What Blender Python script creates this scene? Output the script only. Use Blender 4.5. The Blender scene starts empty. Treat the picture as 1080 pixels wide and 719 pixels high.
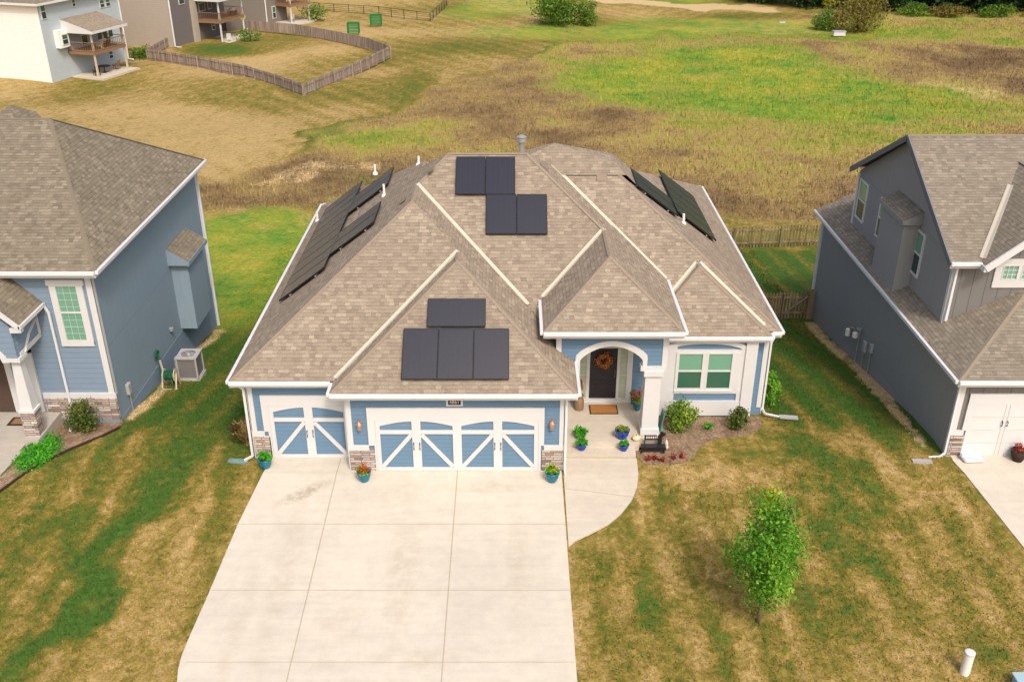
import bpy, math, random
import numpy as np
from mathutils import Vector, Matrix
random.seed(7); R=math.radians
sc=bpy.context.scene; col=sc.collection

# ------------------------------------------------------------------ objects
def props(o,label=None,cat=None,group=None,kind=None):
    if label: o['label']=label
    if cat: o['category']=cat
    if group: o['group']=group
    if kind: o['kind']=kind
    return o
def thing(name,loc,label,cat,group=None,rz=0):
    o=bpy.data.objects.new(name,None); o.empty_display_size=.3; col.objects.link(o)
    o.location=loc; o.rotation_euler=(0,0,rz); return props(o,label,cat,group)
def toproot(p):
    while p.parent: p=p.parent
    return p
def copy_tree(o,parent=None):
    kids=[c for c in list(bpy.data.objects) if c.parent==o]
    c=o.copy(); col.objects.link(c); c.parent=parent
    for k in kids: copy_tree(k,c)
    return c
SPLIT={'trim','ridge_cap','stone_veneer','soffit','arch_trim','bay_trim','door_surround','threshold','window_sill','fascia','foundation','wall_vent','rake_board','gable_trim','handle','conduit','side_wall','end_wall','armrest','downspout','door_moulding'}
class MB:
    def __init__(s): s.v=[]; s.f=[]
    def quad(s,a,b,c,d): n=len(s.v); s.v+= [tuple(a),tuple(b),tuple(c),tuple(d)]; s.f.append((n,n+1,n+2,n+3)); return s
    def poly(s,pts): n=len(s.v); s.v+=[tuple(p) for p in pts]; s.f.append(tuple(range(n,n+len(pts)))); return s
    def box(s,x0,y0,z0,x1,y1,z1):
        if x1<x0: x0,x1=x1,x0
        if y1<y0: y0,y1=y1,y0
        if z1<z0: z0,z1=z1,z0
        n=len(s.v)
        s.v+=[(x0,y0,z0),(x1,y0,z0),(x1,y1,z0),(x0,y1,z0),(x0,y0,z1),(x1,y0,z1),(x1,y1,z1),(x0,y1,z1)]
        s.f+=[tuple(n+i for i in q) for q in ((0,3,2,1),(4,5,6,7),(0,1,5,4),(1,2,6,5),(2,3,7,6),(3,0,4,7))]; return s
    def obox(s,c,u,v,w):           # centre, three half-axis vectors
        c,u,v,w=Vector(c),Vector(u),Vector(v),Vector(w); n=len(s.v)
        for k in (-1,1):
            for (i,j) in ((-1,-1),(1,-1),(1,1),(-1,1)): s.v.append(tuple(c+u*i+v*j+w*k))
        s.f+=[tuple(n+i for i in q) for q in ((0,3,2,1),(4,5,6,7),(0,1,5,4),(1,2,6,5),(2,3,7,6),(3,0,4,7))]; return s
    def bar(s,a,b,w,h,up=(0,0,1),lift=0):
        a,b,up=Vector(a),Vector(b),Vector(up); d=(b-a); L=d.length
        if L<1e-6: return s
        d/=L; sd=d.cross(up)
        if sd.length<1e-4: sd=d.cross(Vector((1,0,0)))
        sd.normalize(); un=sd.cross(d).normalized()
        return s.obox((a+b)/2+un*lift,d*L/2,sd*w/2,un*h/2)
    def tube(s,pts,r,seg=8,cap=True):
        pts=[Vector(p) for p in pts]; rs=r if isinstance(r,(list,tuple)) else [r]*len(pts); n0=len(s.v)
        for i,p in enumerate(pts):
            d=(pts[min(i+1,len(pts)-1)]-pts[max(i-1,0)]).normalized()
            a=d.cross(Vector((0,0,1)))
            if a.length<.05: a=d.cross(Vector((1,0,0)))
            a.normalize(); b=d.cross(a)
            for k in range(seg):
                t=2*math.pi*k/seg; s.v.append(tuple(p+(a*math.cos(t)+b*math.sin(t))*rs[i]))
        for i in range(len(pts)-1):
            for k in range(seg):
                q=(k+1)%seg; s.f.append((n0+i*seg+k,n0+i*seg+q,n0+(i+1)*seg+q,n0+(i+1)*seg+k))
        if cap:
            s.f.append(tuple(n0+k for k in range(seg))); e=n0+(len(pts)-1)*seg; s.f.append(tuple(e+k for k in reversed(range(seg))))
        return s
    def lathe(s,c,prof,seg=16):
        n0=len(s.v); cx,cy,cz=c
        for (r,z) in prof:
            for k in range(seg):
                t=2*math.pi*k/seg; s.v.append((cx+r*math.cos(t),cy+r*math.sin(t),cz+z))
        for i in range(len(prof)-1):
            for k in range(seg):
                q=(k+1)%seg; s.f.append((n0+i*seg+k,n0+i*seg+q,n0+(i+1)*seg+q,n0+(i+1)*seg+k))
        s.f.append(tuple(n0+k for k in reversed(range(seg)))); e=n0+(len(prof)-1)*seg; s.f.append(tuple(e+k for k in range(seg)))
        return s
    def prismY(s,pts,y0,y1):        # polygon in x,z extruded along y
        n=len(pts); b=len(s.v)
        s.v+=[(x,y0,z) for x,z in pts]+[(x,y1,z) for x,z in pts]
        s.f.append(tuple(b+i for i in range(n))); s.f.append(tuple(b+n+i for i in reversed(range(n))))
        for i in range(n): j=(i+1)%n; s.f.append((b+i,b+n+i,b+n+j,b+j))
        return s
    def prismX(s,pts,x0,x1):        # polygon in y,z extruded along x
        n=len(pts); b=len(s.v)
        s.v+=[(x0,y,z) for y,z in pts]+[(x1,y,z) for y,z in pts]
        s.f.append(tuple(b+i for i in range(n))); s.f.append(tuple(b+n+i for i in reversed(range(n))))
        for i in range(n): j=(i+1)%n; s.f.append((b+i,b+n+i,b+n+j,b+j))
        return s
    def band(s,outer,inner,y0,y1):  # strip between two x,z polylines, extruded in y
        for i in range(len(outer)-1): s.prismY([outer[i],outer[i+1],inner[i+1],inner[i]],y0,y1)
        return s
    def build(s,name,mat,parent=None,smooth=False,local=False,bevel=0,**kw):
        if name in SPLIT and len(s.f)>1:
            par=list(range(len(s.v)))
            def fd(i):
                while par[i]!=i: par[i]=par[par[i]]; i=par[i]
                return i
            for f in s.f:
                for i in f[1:]: par[fd(i)]=fd(f[0])
            isl={}
            for i in range(len(s.v)): isl.setdefault(fd(i),[]).append(i)
            ks=list(isl); bb={k:([min(s.v[i][a] for i in isl[k])-.012 for a in range(3)],[max(s.v[i][a] for i in isl[k])+.012 for a in range(3)]) for k in ks}
            gp={k:k for k in ks}
            def gf(k):
                while gp[k]!=k: k=gp[k]
                return k
            for a in range(len(ks)):
                for b in range(a):
                    A,B=bb[ks[a]],bb[ks[b]]
                    if all(A[0][q]<=B[1][q] and B[0][q]<=A[1][q] for q in range(3)): gp[gf(ks[a])]=gf(ks[b])
            gs={}
            for k in ks: gs.setdefault(gf(k),[]).append(k)
            if len(gs)>1:
                last=None
                for ids in gs.values():
                    sub=MB(); mp={}
                    for k in ids:
                        for i in isl[k]: mp[i]=len(sub.v); sub.v.append(s.v[i])
                    sub.f=[tuple(mp[i] for i in f) for f in s.f if f[0] in mp]
                    o=sub._build(name,mat,parent,smooth,local,bevel,**dict(kw)); last=last or o
                return last
        return s._build(name,mat,parent,smooth,local,bevel,**kw)
    def _build(s,name,mat,parent=None,smooth=False,local=False,bevel=0,**kw):
        import bmesh
        m=bpy.data.meshes.new(name)
        v=s.v
        if parent is not None and not local:
            r=toproot(parent); M=(Matrix.Translation(r.location)@Matrix.Rotation(r.rotation_euler.z,4,'Z')).inverted()
            v=[tuple(M@Vector(p)) for p in v]
        m.from_pydata(v,[],s.f); m.update()
        bm=bmesh.new(); bm.from_mesh(m); bmesh.ops.recalc_face_normals(bm,faces=bm.faces) if not kw.pop('keepn',False) else None
        bm.to_mesh(m); bm.free()
        m.materials.append(mat)
        if smooth:
            for p in m.polygons: p.use_smooth=True
        o=bpy.data.objects.new(name,m); col.objects.link(o)
        if parent is not None: o.parent=parent
        if bevel:
            b=o.modifiers.new('edge','BEVEL'); b.width=bevel; b.segments=1; b.limit_method='ANGLE'
        return props(o,**kw)

# ------------------------------------------------------------------ materials
def S(r,g=None,b=None):   # sRGB 0-255 -> linear
    f=lambda c:(c/255/12.92) if c/255<=.04045 else ((c/255+.055)/1.055)**2.4
    return (f(r),f(g),f(b),1)
class N:
    def __init__(s,name,rough=.8,spec=.3):
        s.m=bpy.data.materials.new(name); s.m.use_nodes=True; s.t=s.m.node_tree; s.b=s.t.nodes['Principled BSDF']
        s.b.inputs['Roughness'].default_value=rough; s.b.inputs['Specular IOR Level'].default_value=spec
    def n(s,ty,**k):
        o=s.t.nodes.new(ty)
        for a,b in k.items(): setattr(o,a,b)
        return o
    def l(s,a,b): s.t.links.new(a,b)
    def setc(s,x):
        if hasattr(x,'links') or isinstance(x,bpy.types.NodeSocket): s.l(x,s.b.inputs['Base Color'])
        else: s.b.inputs['Base Color'].default_value=x
    def inp(s,sock,x):
        if isinstance(x,bpy.types.NodeSocket): s.l(x,sock)
        else: sock.default_value=x
    def math(s,op,a,b=0,c=0,clamp=False):
        o=s.n('ShaderNodeMath',operation=op,use_clamp=clamp)
        for i,x in enumerate((a,b,c)): s.inp(o.inputs[i],x)
        return o.outputs[0]
    def mix(s,f,a,b,mode='MIX'):
        o=s.n('ShaderNodeMix',data_type='RGBA',blend_type=mode); s.inp(o.inputs[0],f); s.inp(o.inputs[6],a); s.inp(o.inputs[7],b); return o.outputs[2]
    def obj(s): 
        if not hasattr(s,'_o'): s._o=s.n('ShaderNodeTexCoord').outputs['Object']
        return s._o
    def noise(s,scale,detail=3,rough=.55,vec=None,dist=0):
        o=s.n('ShaderNodeTexNoise'); o.inputs['Scale'].default_value=scale; o.inputs['Detail'].default_value=detail; o.inputs['Roughness'].default_value=rough; o.inputs['Distortion'].default_value=dist
        s.l(vec if vec is not None else s.obj(),o.inputs['Vector']); return o.outputs['Fac']
    def ramp(s,f,stops):
        o=s.n('ShaderNodeValToRGB'); s.l(f,o.inputs[0]); e=o.color_ramp.elements
        e[0].position,e[0].color=stops[0][0],stops[0][1]; e[1].position,e[1].color=stops[-1][0],stops[-1][1]
        for p,c in stops[1:-1]: x=e.new(p); x.color=c
        return o.outputs[0]
    def rng(s,f,a,b,c=0.,d=1.):
        o=s.n('ShaderNodeMapRange'); s.l(f,o.inputs[0])
        for i,x in enumerate((a,b,c,d)): o.inputs[i+1].default_value=x
        return o.outputs[0]
    def bump(s,h,strength=.3,dist=.02):
        o=s.n('ShaderNodeBump'); o.inputs['Strength'].default_value=strength; o.inputs['Distance'].default_value=dist; s.l(h,o.inputs['Height'])
        if s.b.inputs['Normal'].links: s.l(s.b.inputs['Normal'].links[0].from_socket,o.inputs['Normal'])
        s.l(o.outputs[0],s.b.inputs['Normal'])
    def sep(s,v):
        o=s.n('ShaderNodeSeparateXYZ'); s.l(v,o.inputs[0]); return o.outputs
    def comb(s,x,y,z=0):
        o=s.n('ShaderNodeCombineXYZ')
        for i,q in enumerate((x,y,z)): s.inp(o.inputs[i],q)
        return o.outputs[0]
def G(v): return (v,v,v,1)
def plain(name,c,rough=.7,spec=.3,var=.12,metal=0,scale=3):
    m=N(name,rough,spec); f=m.noise(scale,4)
    m.setc(m.mix(f,tuple(x*(1-var) for x in c[:3])+(1,),tuple(min(1,x*(1+var)) for x in c[:3])+(1,)))
    m.b.inputs['Metallic'].default_value=metal; return m.m
def siding(name,c,lap=.14,var=.1):
    m=N(name,.75,.25); o=m.sep(m.obj()); z=m.math('DIVIDE',o[2],lap); fr=m.math('FRACT',m.math('ADD',z,50.0))
    line=m.rng(fr,0.0,.1,.72,1.0)
    f=m.noise(1.3,4); st=m.noise(1,2,vec=m.comb(m.math('MULTIPLY',o[0],1.5),m.math('MULTIPLY',o[1],1.5),m.math('MULTIPLY',m.math('FLOOR',m.math('ADD',z,50.)),3.7)))
    base=m.mix(f,tuple(x*(1-var) for x in c[:3])+(1,),tuple(x*(1+var) for x in c[:3])+(1,))
    base=m.mix(.5,base,m.mix(st,tuple(x*.85 for x in c[:3])+(1,),tuple(x*1.15 for x in c[:3])+(1,)))
    m.setc(m.mix(1,base,m.comb(line,line,line),'MULTIPLY')); m.bump(m.math('SUBTRACT',1.,fr),.6,.015); return m.m
def panelsiding(name,c,w=.2,axis=1,dark=.8,var=.08):
    m=N(name,.8,.2); o=m.sep(m.obj()); u=m.math('ADD',m.math('DIVIDE',o[axis],w),100.)
    fr=m.math('FRACT',u); g=m.rng(fr,0.,.07,dark,1.0)
    f=m.noise(.9,4); st=m.noise(1,3,.6,vec=m.comb(m.math('MULTIPLY',o[0],14.),m.math('MULTIPLY',o[1],14.),m.math('MULTIPLY',o[2],.7)))
    base=m.mix(f,tuple(x*(1-var) for x in c[:3])+(1,),tuple(x*(1+var) for x in c[:3])+(1,))
    base=m.mix(.45,base,m.mix(st,tuple(x*.72 for x in c[:3])+(1,),tuple(x*1.28 for x in c[:3])+(1,)))
    # horizontal joint between panel sheets
    zf=m.math('FRACT',m.math('ADD',m.math('DIVIDE',o[2],2.74),10.07)); j=m.rng(zf,0.,.012,.75,1.)
    gg=m.math('MULTIPLY',g,j)
    m.setc(m.mix(1,base,m.comb(gg,gg,gg),'MULTIPLY')); m.bump(gg,.5,.012); return m.m
def batten(name,c,w=.42):
    m=N(name,.8,.2); o=m.sep(m.obj()); fr=m.math('FRACT',m.math('ADD',m.math('DIVIDE',o[0],w),60.2))
    a=m.rng(fr,.0,.1,1.,0.); f=m.noise(2,4)
    base=m.mix(f,tuple(x*.9 for x in c[:3])+(1,),tuple(x*1.1 for x in c[:3])+(1,))
    e=m.math('MULTIPLY',m.math('GREATER_THAN',fr,.1),m.math('LESS_THAN',fr,.15))
    m.setc(m.mix(e,base,tuple(x*.55 for x in c[:3])+(1,))); m.bump(m.math('LESS_THAN',fr,.1),.8,.02); return m.m
def shingle(name,ca,cb,cc,row=.125,brick=.15,row_shade=.62):
    m=N(name,.95,.1); geo=m.n('ShaderNodeNewGeometry')
    vt=m.n('ShaderNodeVectorTransform',vector_type='NORMAL',convert_from='WORLD',convert_to='OBJECT'); m.l(geo.outputs['True Normal'],vt.inputs[0])
    cr=m.n('ShaderNodeVectorMath',operation='CROSS_PRODUCT'); m.l(vt.outputs[0],cr.inputs[0]); cr.inputs[1].default_value=(0,0,1)
    nm=m.n('ShaderNodeVectorMath',operation='NORMALIZE'); m.l(cr.outputs[0],nm.inputs[0])
    dt=m.n('ShaderNodeVectorMath',operation='DOT_PRODUCT'); m.l(nm.outputs[0],dt.inputs[0]); m.l(m.obj(),dt.inputs[1])
    o=m.sep(m.obj()); nz=m.sep(vt.outputs[0])[2]
    sn=m.math('SQRT',m.math('MAXIMUM',m.math('SUBTRACT',1.,m.math('MULTIPLY',nz,nz)),.02))
    v=m.math('DIVIDE',o[2],sn)
    vec=m.comb(dt.outputs['Value'],v,0)
    b=m.n('ShaderNodeTexBrick',offset=.37,offset_frequency=2,squash=1.3,squash_frequency=3)
    m.l(vec,b.inputs['Vector']); b.inputs['Scale'].default_value=1; b.inputs['Brick Width'].default_value=brick; b.inputs['Row Height'].default_value=row
    b.inputs['Mortar Size'].default_value=.0; b.inputs['Color1'].default_value=G(0); b.inputs['Color2'].default_value=G(1); b.inputs['Bias'].default_value=0
    c=m.ramp(b.outputs['Color'],[(0,ca),(.35,cb),(.65,cb),(1,cc)])
    big=m.noise(.5,5,.65); c=m.mix(m.rng(big,.35,.7,0,.5),c,tuple(x*.8 for x in cb[:3])+(1,))
    fine=m.noise(28,3,.7); c=m.mix(.55,c,m.mix(1,c,m.ramp(fine,[(.25,G(.55)),(.75,G(1.35))]),'MULTIPLY'))
    fr=m.math('FRACT',m.math('DIVIDE',v,row)); edge=m.rng(fr,0.,.22,row_shade,1.0)
    # row shadow painted into the colour, broken along the butt line
    jag=m.noise(5.0,3,vec=vec); edge=m.mix(m.rng(jag,.46,.7),m.comb(edge,edge,edge),G(.98))
    m.setc(m.mix(1,c,edge,'MULTIPLY')); m.bump(m.math('SUBTRACT',1.,fr),.7,.012); m.bump(b.outputs['Color'],.5,.008)
    return m.m
def stone(name):
    m=N(name,.9,.2); o=m.sep(m.obj()); u=m.math('ADD',o[0],o[1])
    n=m.noise(5,2); vec=m.comb(m.math('ADD',u,m.math('MULTIPLY',n,.05)),m.math('ADD',o[2],m.math('MULTIPLY',n,.03)),0)
    b=m.n('ShaderNodeTexBrick',offset=.43,squash=1.7,squash_frequency=2); m.l(vec,b.inputs['Vector']); b.inputs['Scale'].default_value=1
    b.inputs['Brick Width'].default_value=.24; b.inputs['Row Height'].default_value=.085; b.inputs['Mortar Size'].default_value=.009; b.inputs['Mortar Smooth'].default_value=.3
    b.inputs['Color1'].default_value=G(0); b.inputs['Color2'].default_value=G(1); b.inputs['Mortar'].default_value=G(.5)
    c=m.ramp(b.outputs['Color'],[(0,S(120,100,92)),(.3,S(178,158,142)),(.6,S(205,192,178)),(.8,S(160,146,148)),(1,S(226,218,205))])
    c=m.mix(b.outputs['Fac'],c,S(112,102,94)); c=m.mix(.5,c,m.mix(1,c,m.ramp(m.noise(20,3),[(.3,G(.7)),(.7,G(1.2))]),'MULTIPLY'))
    m.setc(c); m.bump(m.math('SUBTRACT',1.,b.outputs['Fac']),.9,.03); m.bump(b.outputs['Color'],.5,.02); return m.m
def glass(name,top,rough=.12):
    m=N(name,rough,.6); f=m.noise(.9,2); o=m.sep(m.obj()); bl=m.math('FRACT',m.math('DIVIDE',o[2],.05)); g=m.rng(bl,0,.25,.86,1.)
    m.setc(m.mix(1,m.mix(f,tuple(x*.8 for x in top[:3])+(1,),top),m.comb(g,g,g),'MULTIPLY')); m.b.inputs['Coat Weight'].default_value=.4; return m.m
def foliage(name,dark,mid,light,trans=.25):
    m=N(name,.6,.25); a=m.n('ShaderNodeAttribute',attribute_name='tint'); c=m.ramp(a.outputs['Fac'],[(0,dark),(.5,mid),(1,light)])
    m.setc(c)
    if trans:
        tr=m.n('ShaderNodeBsdfTranslucent'); m.l(c,tr.inputs[0]); mx=m.n('ShaderNodeMixShader'); mx.inputs[0].default_value=trans
        m.l(m.b.outputs[0],mx.inputs[1]); m.l(tr.outputs[0],mx.inputs[2]); m.l(mx.outputs[0],m.t.nodes['Material Output'].inputs[0])
    return m.m

M={}
M['blue']=siding('blue lap siding',S(102,130,154))
M['blue_trimless']=plain('door panel blue',S(116,148,178),.6,var=.06)
M['white']=plain('white trim paint',(.63,.62,.61,1),.5,.35,.04)
M['whitegutter']=plain('white gutter aluminium',(.68,.68,.68,1),.35,.5,.04)
M['cream']=plain('cream valley metal',(.56,.49,.39,1),.5,.3,.05)
M['shingle']=shingle('tan architectural shingle',S(134,120,105),S(150,136,119),S(169,155,136))
M['shingle_l']=shingle('grey brown shingle',S(114,104,90),S(131,121,104),S(150,139,121),row_shade=.5)
M['shingle_r']=shingle('warm grey shingle',S(122,113,99),S(138,128,113),S(156,145,129),row_shade=.5)
M['cap']=plain('ridge cap shingle',S(143,129,113),.95,.1,.16,scale=9)
M['cap_d']=plain('dark ridge cap shingle',S(124,114,98),.95,.1,.15,scale=9)
M['cap_r']=plain('light ridge cap shingle',S(138,127,112),.95,.1,.15,scale=9)
M['stone']=stone('stacked stone veneer')
M['lblue']=panelsiding('slate blue panel siding',S(132,149,160),dark=.84)
M['lbluefront']=siding('slate blue lap siding',S(124,142,160),.19,.06)
M['rgrey']=panelsiding('dark grey panel siding',S(146,145,144),dark=.85)
M['rgreyfront']=batten('grey board and batten',S(122,118,114))
M['glass']=glass('window glass pale blind',S(118,168,144))
M['glass_low']=glass('window glass darker',S(62,108,88))
M['glass_dark']=plain('dark window glass',S(40,66,66),.12,.6,.2)
M['black']=plain('black paint',S(34,32,36),.4,.4,.1)
M['door']=plain('black door paint',S(42,40,46),.4,.4,.1)
M['browndoor']=plain('brown door paint',S(84,66,58),.5,.3,.1)
M['metal']=plain('galvanised metal',S(190,190,188),.35,.5,.1,.6)
M['greymetal']=plain('grey condenser metal',S(168,166,164),.5,.4,.08)
M['lead']=plain('pvc pipe',S(232,228,220),.5,.3,.05)
M['ventbrown']=plain('brown vent plastic',S(138,122,106),.7,.2,.1)
M['wood']=plain('weathered fence wood',S(142,122,102),.9,.1,.25,scale=2)
M['woodg']=plain('grey fence wood',S(138,122,112),.9,.1,.3,scale=1.5)
M['deckwood']=plain('deck wood',S(142,110,84),.85,.1,.2)
M['teal']=plain('teal glazed pot',S(12,108,134),.18,.6,.15)
M['cobalt']=plain('cobalt glazed pot',S(16,58,158),.16,.6,.15)
M['greenpot']=plain('green glazed pot',S(52,108,92),.25,.5,.15)
M['gold']=plain('gold metal',S(206,150,60),.3,.6,.15,.7)
M['can']=plain('rusty milk can',S(150,122,98),.6,.4,.3,.3,scale=12)
M['copper']=plain('copper lantern',S(186,142,118),.4,.5,.15,.4)
M['soil']=plain('potting soil',S(60,44,32),.95,.1,.2)
M['mat']=plain('coir doormat',S(168,116,66),.95,.05,.2,scale=25)
M['matdark']=plain('dark mat rubber',S(62,46,38),.8,.2)
M['orange']=plain('orange wreath berry',S(214,120,44),.6,.3,.3)
M['pumpkin']=plain('pale peach pumpkin',S(236,196,160),.5,.3,.1)
M['tealsheet']=plain('teal splash block',S(96,142,134),.6,.3,.1)
M['hose']=plain('green hose',S(24,92,62),.5,.3,.15)
M['beige']=plain('beige plastic',S(196,180,154),.6,.3,.12)
M['tree_leaf']=foliage('maple leaves',S(44,92,26),S(104,164,46),S(176,212,80),.4)
M['yleaf']=foliage('yellowing leaves',S(120,140,30),S(170,170,40),S(205,185,60))
M['shrub_leaf']=foliage('shrub leaves',S(58,88,30),S(112,142,44),S(168,184,76))
M['dshrub_leaf']=foliage('dark shrub leaves',S(48,66,28),S(84,104,40),S(140,140,66))
M['ground_leaf']=foliage('bright ground leaves',S(40,108,26),S(70,160,36),S(120,196,60))
M['dry']=foliage('dry ornamental grass',S(120,94,52),S(176,146,88),S(214,188,130),.1)
M['red_leaf']=foliage('red coleus leaves',S(96,30,24),S(150,56,44),S(186,92,70))
M['pink']=foliage('pink petals',S(170,60,76),S(214,120,124),S(240,190,186))
M['redflower']=foliage('red petals',S(168,24,34),S(206,52,44),S(226,110,60))
M['yellowfl']=foliage('yellow red coleus',S(120,140,30),S(210,190,50),S(220,90,50))
M['wreath']=foliage('autumn wreath leaves',S(120,52,18),S(200,104,30),S(232,170,70),.1)
M['wood_leaf']=foliage('woodland leaves',S(18,38,20),S(34,62,26),S(74,96,38),.1)
M['bush_leaf']=foliage('bush leaves',S(48,84,32),S(92,128,40),S(148,160,60),.2)
M['rust_leaf']=foliage('brown brush leaves',S(84,78,36),S(120,108,48),S(150,138,64),.2)
M['bark']=plain('grey bark',S(140,122,104),.9,.1,.25,scale=12)
M['barkd']=plain('dark bark',S(84,70,58),.9,.1,.25,scale=4)

def concrete(name,c):
    m=N(name,.85,.25); a=m.noise(.28,5,.6); b=m.noise(3,4); f=m.noise(40,3,.7)
    o=m.sep(m.obj()); st=m.noise(1,3,vec=m.comb(m.math('MULTIPLY',o[0],.6),m.math('MULTIPLY',o[1],5.),0))
    base=m.ramp(a,[(.3,tuple(x*.92 for x in c[:3])+(1,)),(.5,c),(.72,tuple(x*1.06 for x in c[:3])+(1,))])
    base=m.mix(.35,base,m.mix(1,base,m.ramp(b,[(.3,G(.82)),(.7,G(1.12))]),'MULTIPLY'))
    base=m.mix(.3,base,m.mix(1,base,m.ramp(st,[(.35,G(.86)),(.65,G(1.06))]),'MULTIPLY'))
    base=m.mix(.4,base,m.mix(1,base,m.ramp(f,[(.3,G(.85)),(.7,G(1.1))]),'MULTIPLY'))
    if name=='driveway concrete':
        # oil and rust stain in front of the single bay, wheel scuffs
        dx=m.math('DIVIDE',m.math('ADD',o[0],6.15),.75); dy=m.math('DIVIDE',m.math('SUBTRACT',m.math('SUBTRACT',o[1],23.4),m.math('MULTIPLY',m.math('ADD',o[0],6.15),.7)),.32)
        d=m.math('ADD',m.math('MULTIPLY',dx,dx),m.math('MULTIPLY',dy,dy)); k=m.math('MULTIPLY',m.rng(d,1.3,.1),m.rng(m.noise(6,4,.7),.36,.62))
        base=m.mix(m.math('MULTIPLY',k,.55),base,S(128,108,84))
        for (cx,cy,rx,ry,st_) in ((-2.9,20.2,.5,2.6,.3),(-.6,23.7,1.8,.3,.32),(-3.2,23.4,1.0,.5,.2),(-6.1,20.,.35,3.5,.22),(.2,20.6,.4,2.4,.22),(-4.3,18.6,.9,.9,.2),(-2.3,17.4,1.2,.35,.25),(-6.9,18.4,.3,2.2,.2)):
            dx=m.math('DIVIDE',m.math('SUBTRACT',o[0],cx),rx); dy=m.math('DIVIDE',m.math('SUBTRACT',o[1],cy),ry)
            d=m.math('ADD',m.math('MULTIPLY',dx,dx),m.math('MULTIPLY',dy,dy)); k=m.math('MULTIPLY',m.rng(d,1.2,.0),m.rng(m.noise(2.2,5,.7),.35,.65))
            base=m.mix(m.math('MULTIPLY',k,st_),base,S(150,128,98))
    m.setc(base); m.bump(f,.25,.004); return m.m
M['drive']=concrete('driveway concrete',S(202,193,177))
M['walk']=concrete('walkway concrete',S(198,187,170))
M['greyconc']=concrete('grey concrete',S(176,168,156))
M['joint']=plain('control joint',S(174,161,141),.9,.1)
m=N('mulch bed',.95,.1); a=m.n('ShaderNodeTexVoronoi'); a.inputs['Scale'].default_value=16; m.l(m.obj(),a.inputs['Vector'])
m.setc(m.mix(m.rng(m.noise(2.2,4),.35,.65),m.mix(a.outputs['Color'],S(96,72,58),S(140,116,96)),m.mix(a.outputs['Color'],S(124,104,82),S(172,150,122)))); m.bump(a.outputs['Distance'],.8,.03); M['mulch']=m.m

# solar panel: dark glass with fine cell lines
m=N('solar panel glass',.3,.5); o=m.sep(m.obj())
m.setc(m.mix(m.noise(1.5,2),S(15,15,28),S(21,21,35))); m.b.inputs['Coat Weight'].default_value=1.; m.b.inputs['Coat Roughness'].default_value=.25; m.b.inputs['Coat IOR'].default_value=1.5; M['pv']=m.m
M['pvframe']=plain('black panel frame',S(28,28,34),.4,.4,.1)
M['pvline']=plain('panel cell gap',S(42,43,58),.4,.4,.05)

# ground: colours come from four zone weights kept on the mesh (mown dryness, tall prairie, wet green, bare soil)
def groundmat(name,tuft=False):
    m=N(name,.95,.08); A=m.n('ShaderNodeAttribute',attribute_name='zone'); o=m.sep(A.outputs['Color']); gr,pr,we=o[0],o[1],o[2]; so=A.outputs['Alpha']
    geo=m.n('ShaderNodeNewGeometry').outputs['Position']
    P=geo
    n1=m.noise(.8,6,.66,P,.6); n2=m.noise(3.4,5,.72,P,.5); n3=m.noise(13,4,.75,P); n4=m.noise(.16,5,.62,P)
    mp=m.n('ShaderNodeMapping'); m.l(P,mp.inputs[0]); mp.inputs['Rotation'].default_value=(0,0,R(10)); mp.inputs['Scale'].default_value=(2.6,.42,1)
    n5=m.noise(1.0,5,.7,mp.outputs[0])
    k=m.math('ADD',m.math('MULTIPLY',n1,.2),m.math('ADD',m.math('MULTIPLY',n2,.36),m.math('ADD',m.math('MULTIPLY',n3,.3),m.math('MULTIPLY',n5,.14))))
    t=m.rng(m.math('ADD',k,m.math('MULTIPLY',m.math('SUBTRACT',gr,.5),.34)),.385,.615)
    lawn=m.ramp(t,[(0,S(180,154,104)),(.2,S(160,136,82)),(.42,S(138,120,60)),(.6,S(114,106,46)),(.8,S(90,102,42)),(1,S(70,98,40))])
    pk=m.math('ADD',m.math('MULTIPLY',n1,.34),m.math('ADD',m.math('MULTIPLY',n2,.3),m.math('MULTIPLY',n4,.36)))
    prai=m.ramp(m.rng(m.math('ADD',pk,m.math('MULTIPLY',m.math('SUBTRACT',gr,.5),.3)),.34,.66),[(0,S(108,88,62)),(.28,S(134,112,78)),(.5,S(152,130,84)),(.68,S(162,146,84)),(.84,S(148,146,68)),(1,S(124,138,58))])
    wet=m.ramp(m.rng(pk,.36,.64),[(0,S(180,160,86)),(.2,S(170,160,70)),(.4,S(144,150,56)),(.6,S(118,144,54)),(.8,S(88,134,50)),(1,S(56,114,48))])
    jit=m.math('MULTIPLY',m.math('SUBTRACT',m.math('ADD',m.math('MULTIPLY',n1,.6),m.math('MULTIPLY',n2,.4)),.5),1.6)
    c=m.mix(m.rng(m.math('ADD',pr,jit),.15,.85),lawn,prai); c=m.mix(m.rng(m.math('ADD',we,jit),.12,.88),c,wet)
    c=m.mix(m.rng(m.math('ADD',so,jit),.35,.65),c,m.mix(n2,S(182,156,112),S(208,184,138)))
    n6=m.noise(5.5,5,.75,P,.6)
    c=m.mix(.55,c,m.mix(1,c,m.ramp(n6,[(.32,G(.5)),(.68,G(1.45))]),'MULTIPLY'))
    c=m.mix(.5,c,m.mix(1,c,m.ramp(n3,[(.25,G(.5)),(.75,G(1.4))]),'MULTIPLY'))
    if tuft:
        T=m.n('ShaderNodeAttribute',attribute_name='tint').outputs['Fac']; c=m.mix(1,c,m.ramp(T,[(0,G(.78)),(1,G(1.32))]),'MULTIPLY')
    m.setc(c); 
    if not tuft: m.bump(n3,.6,.05); m.bump(n2,.5,.12)
    return m.m
M['ground']=groundmat('ground'); M['tuft']=groundmat('grass blades',True)

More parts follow.
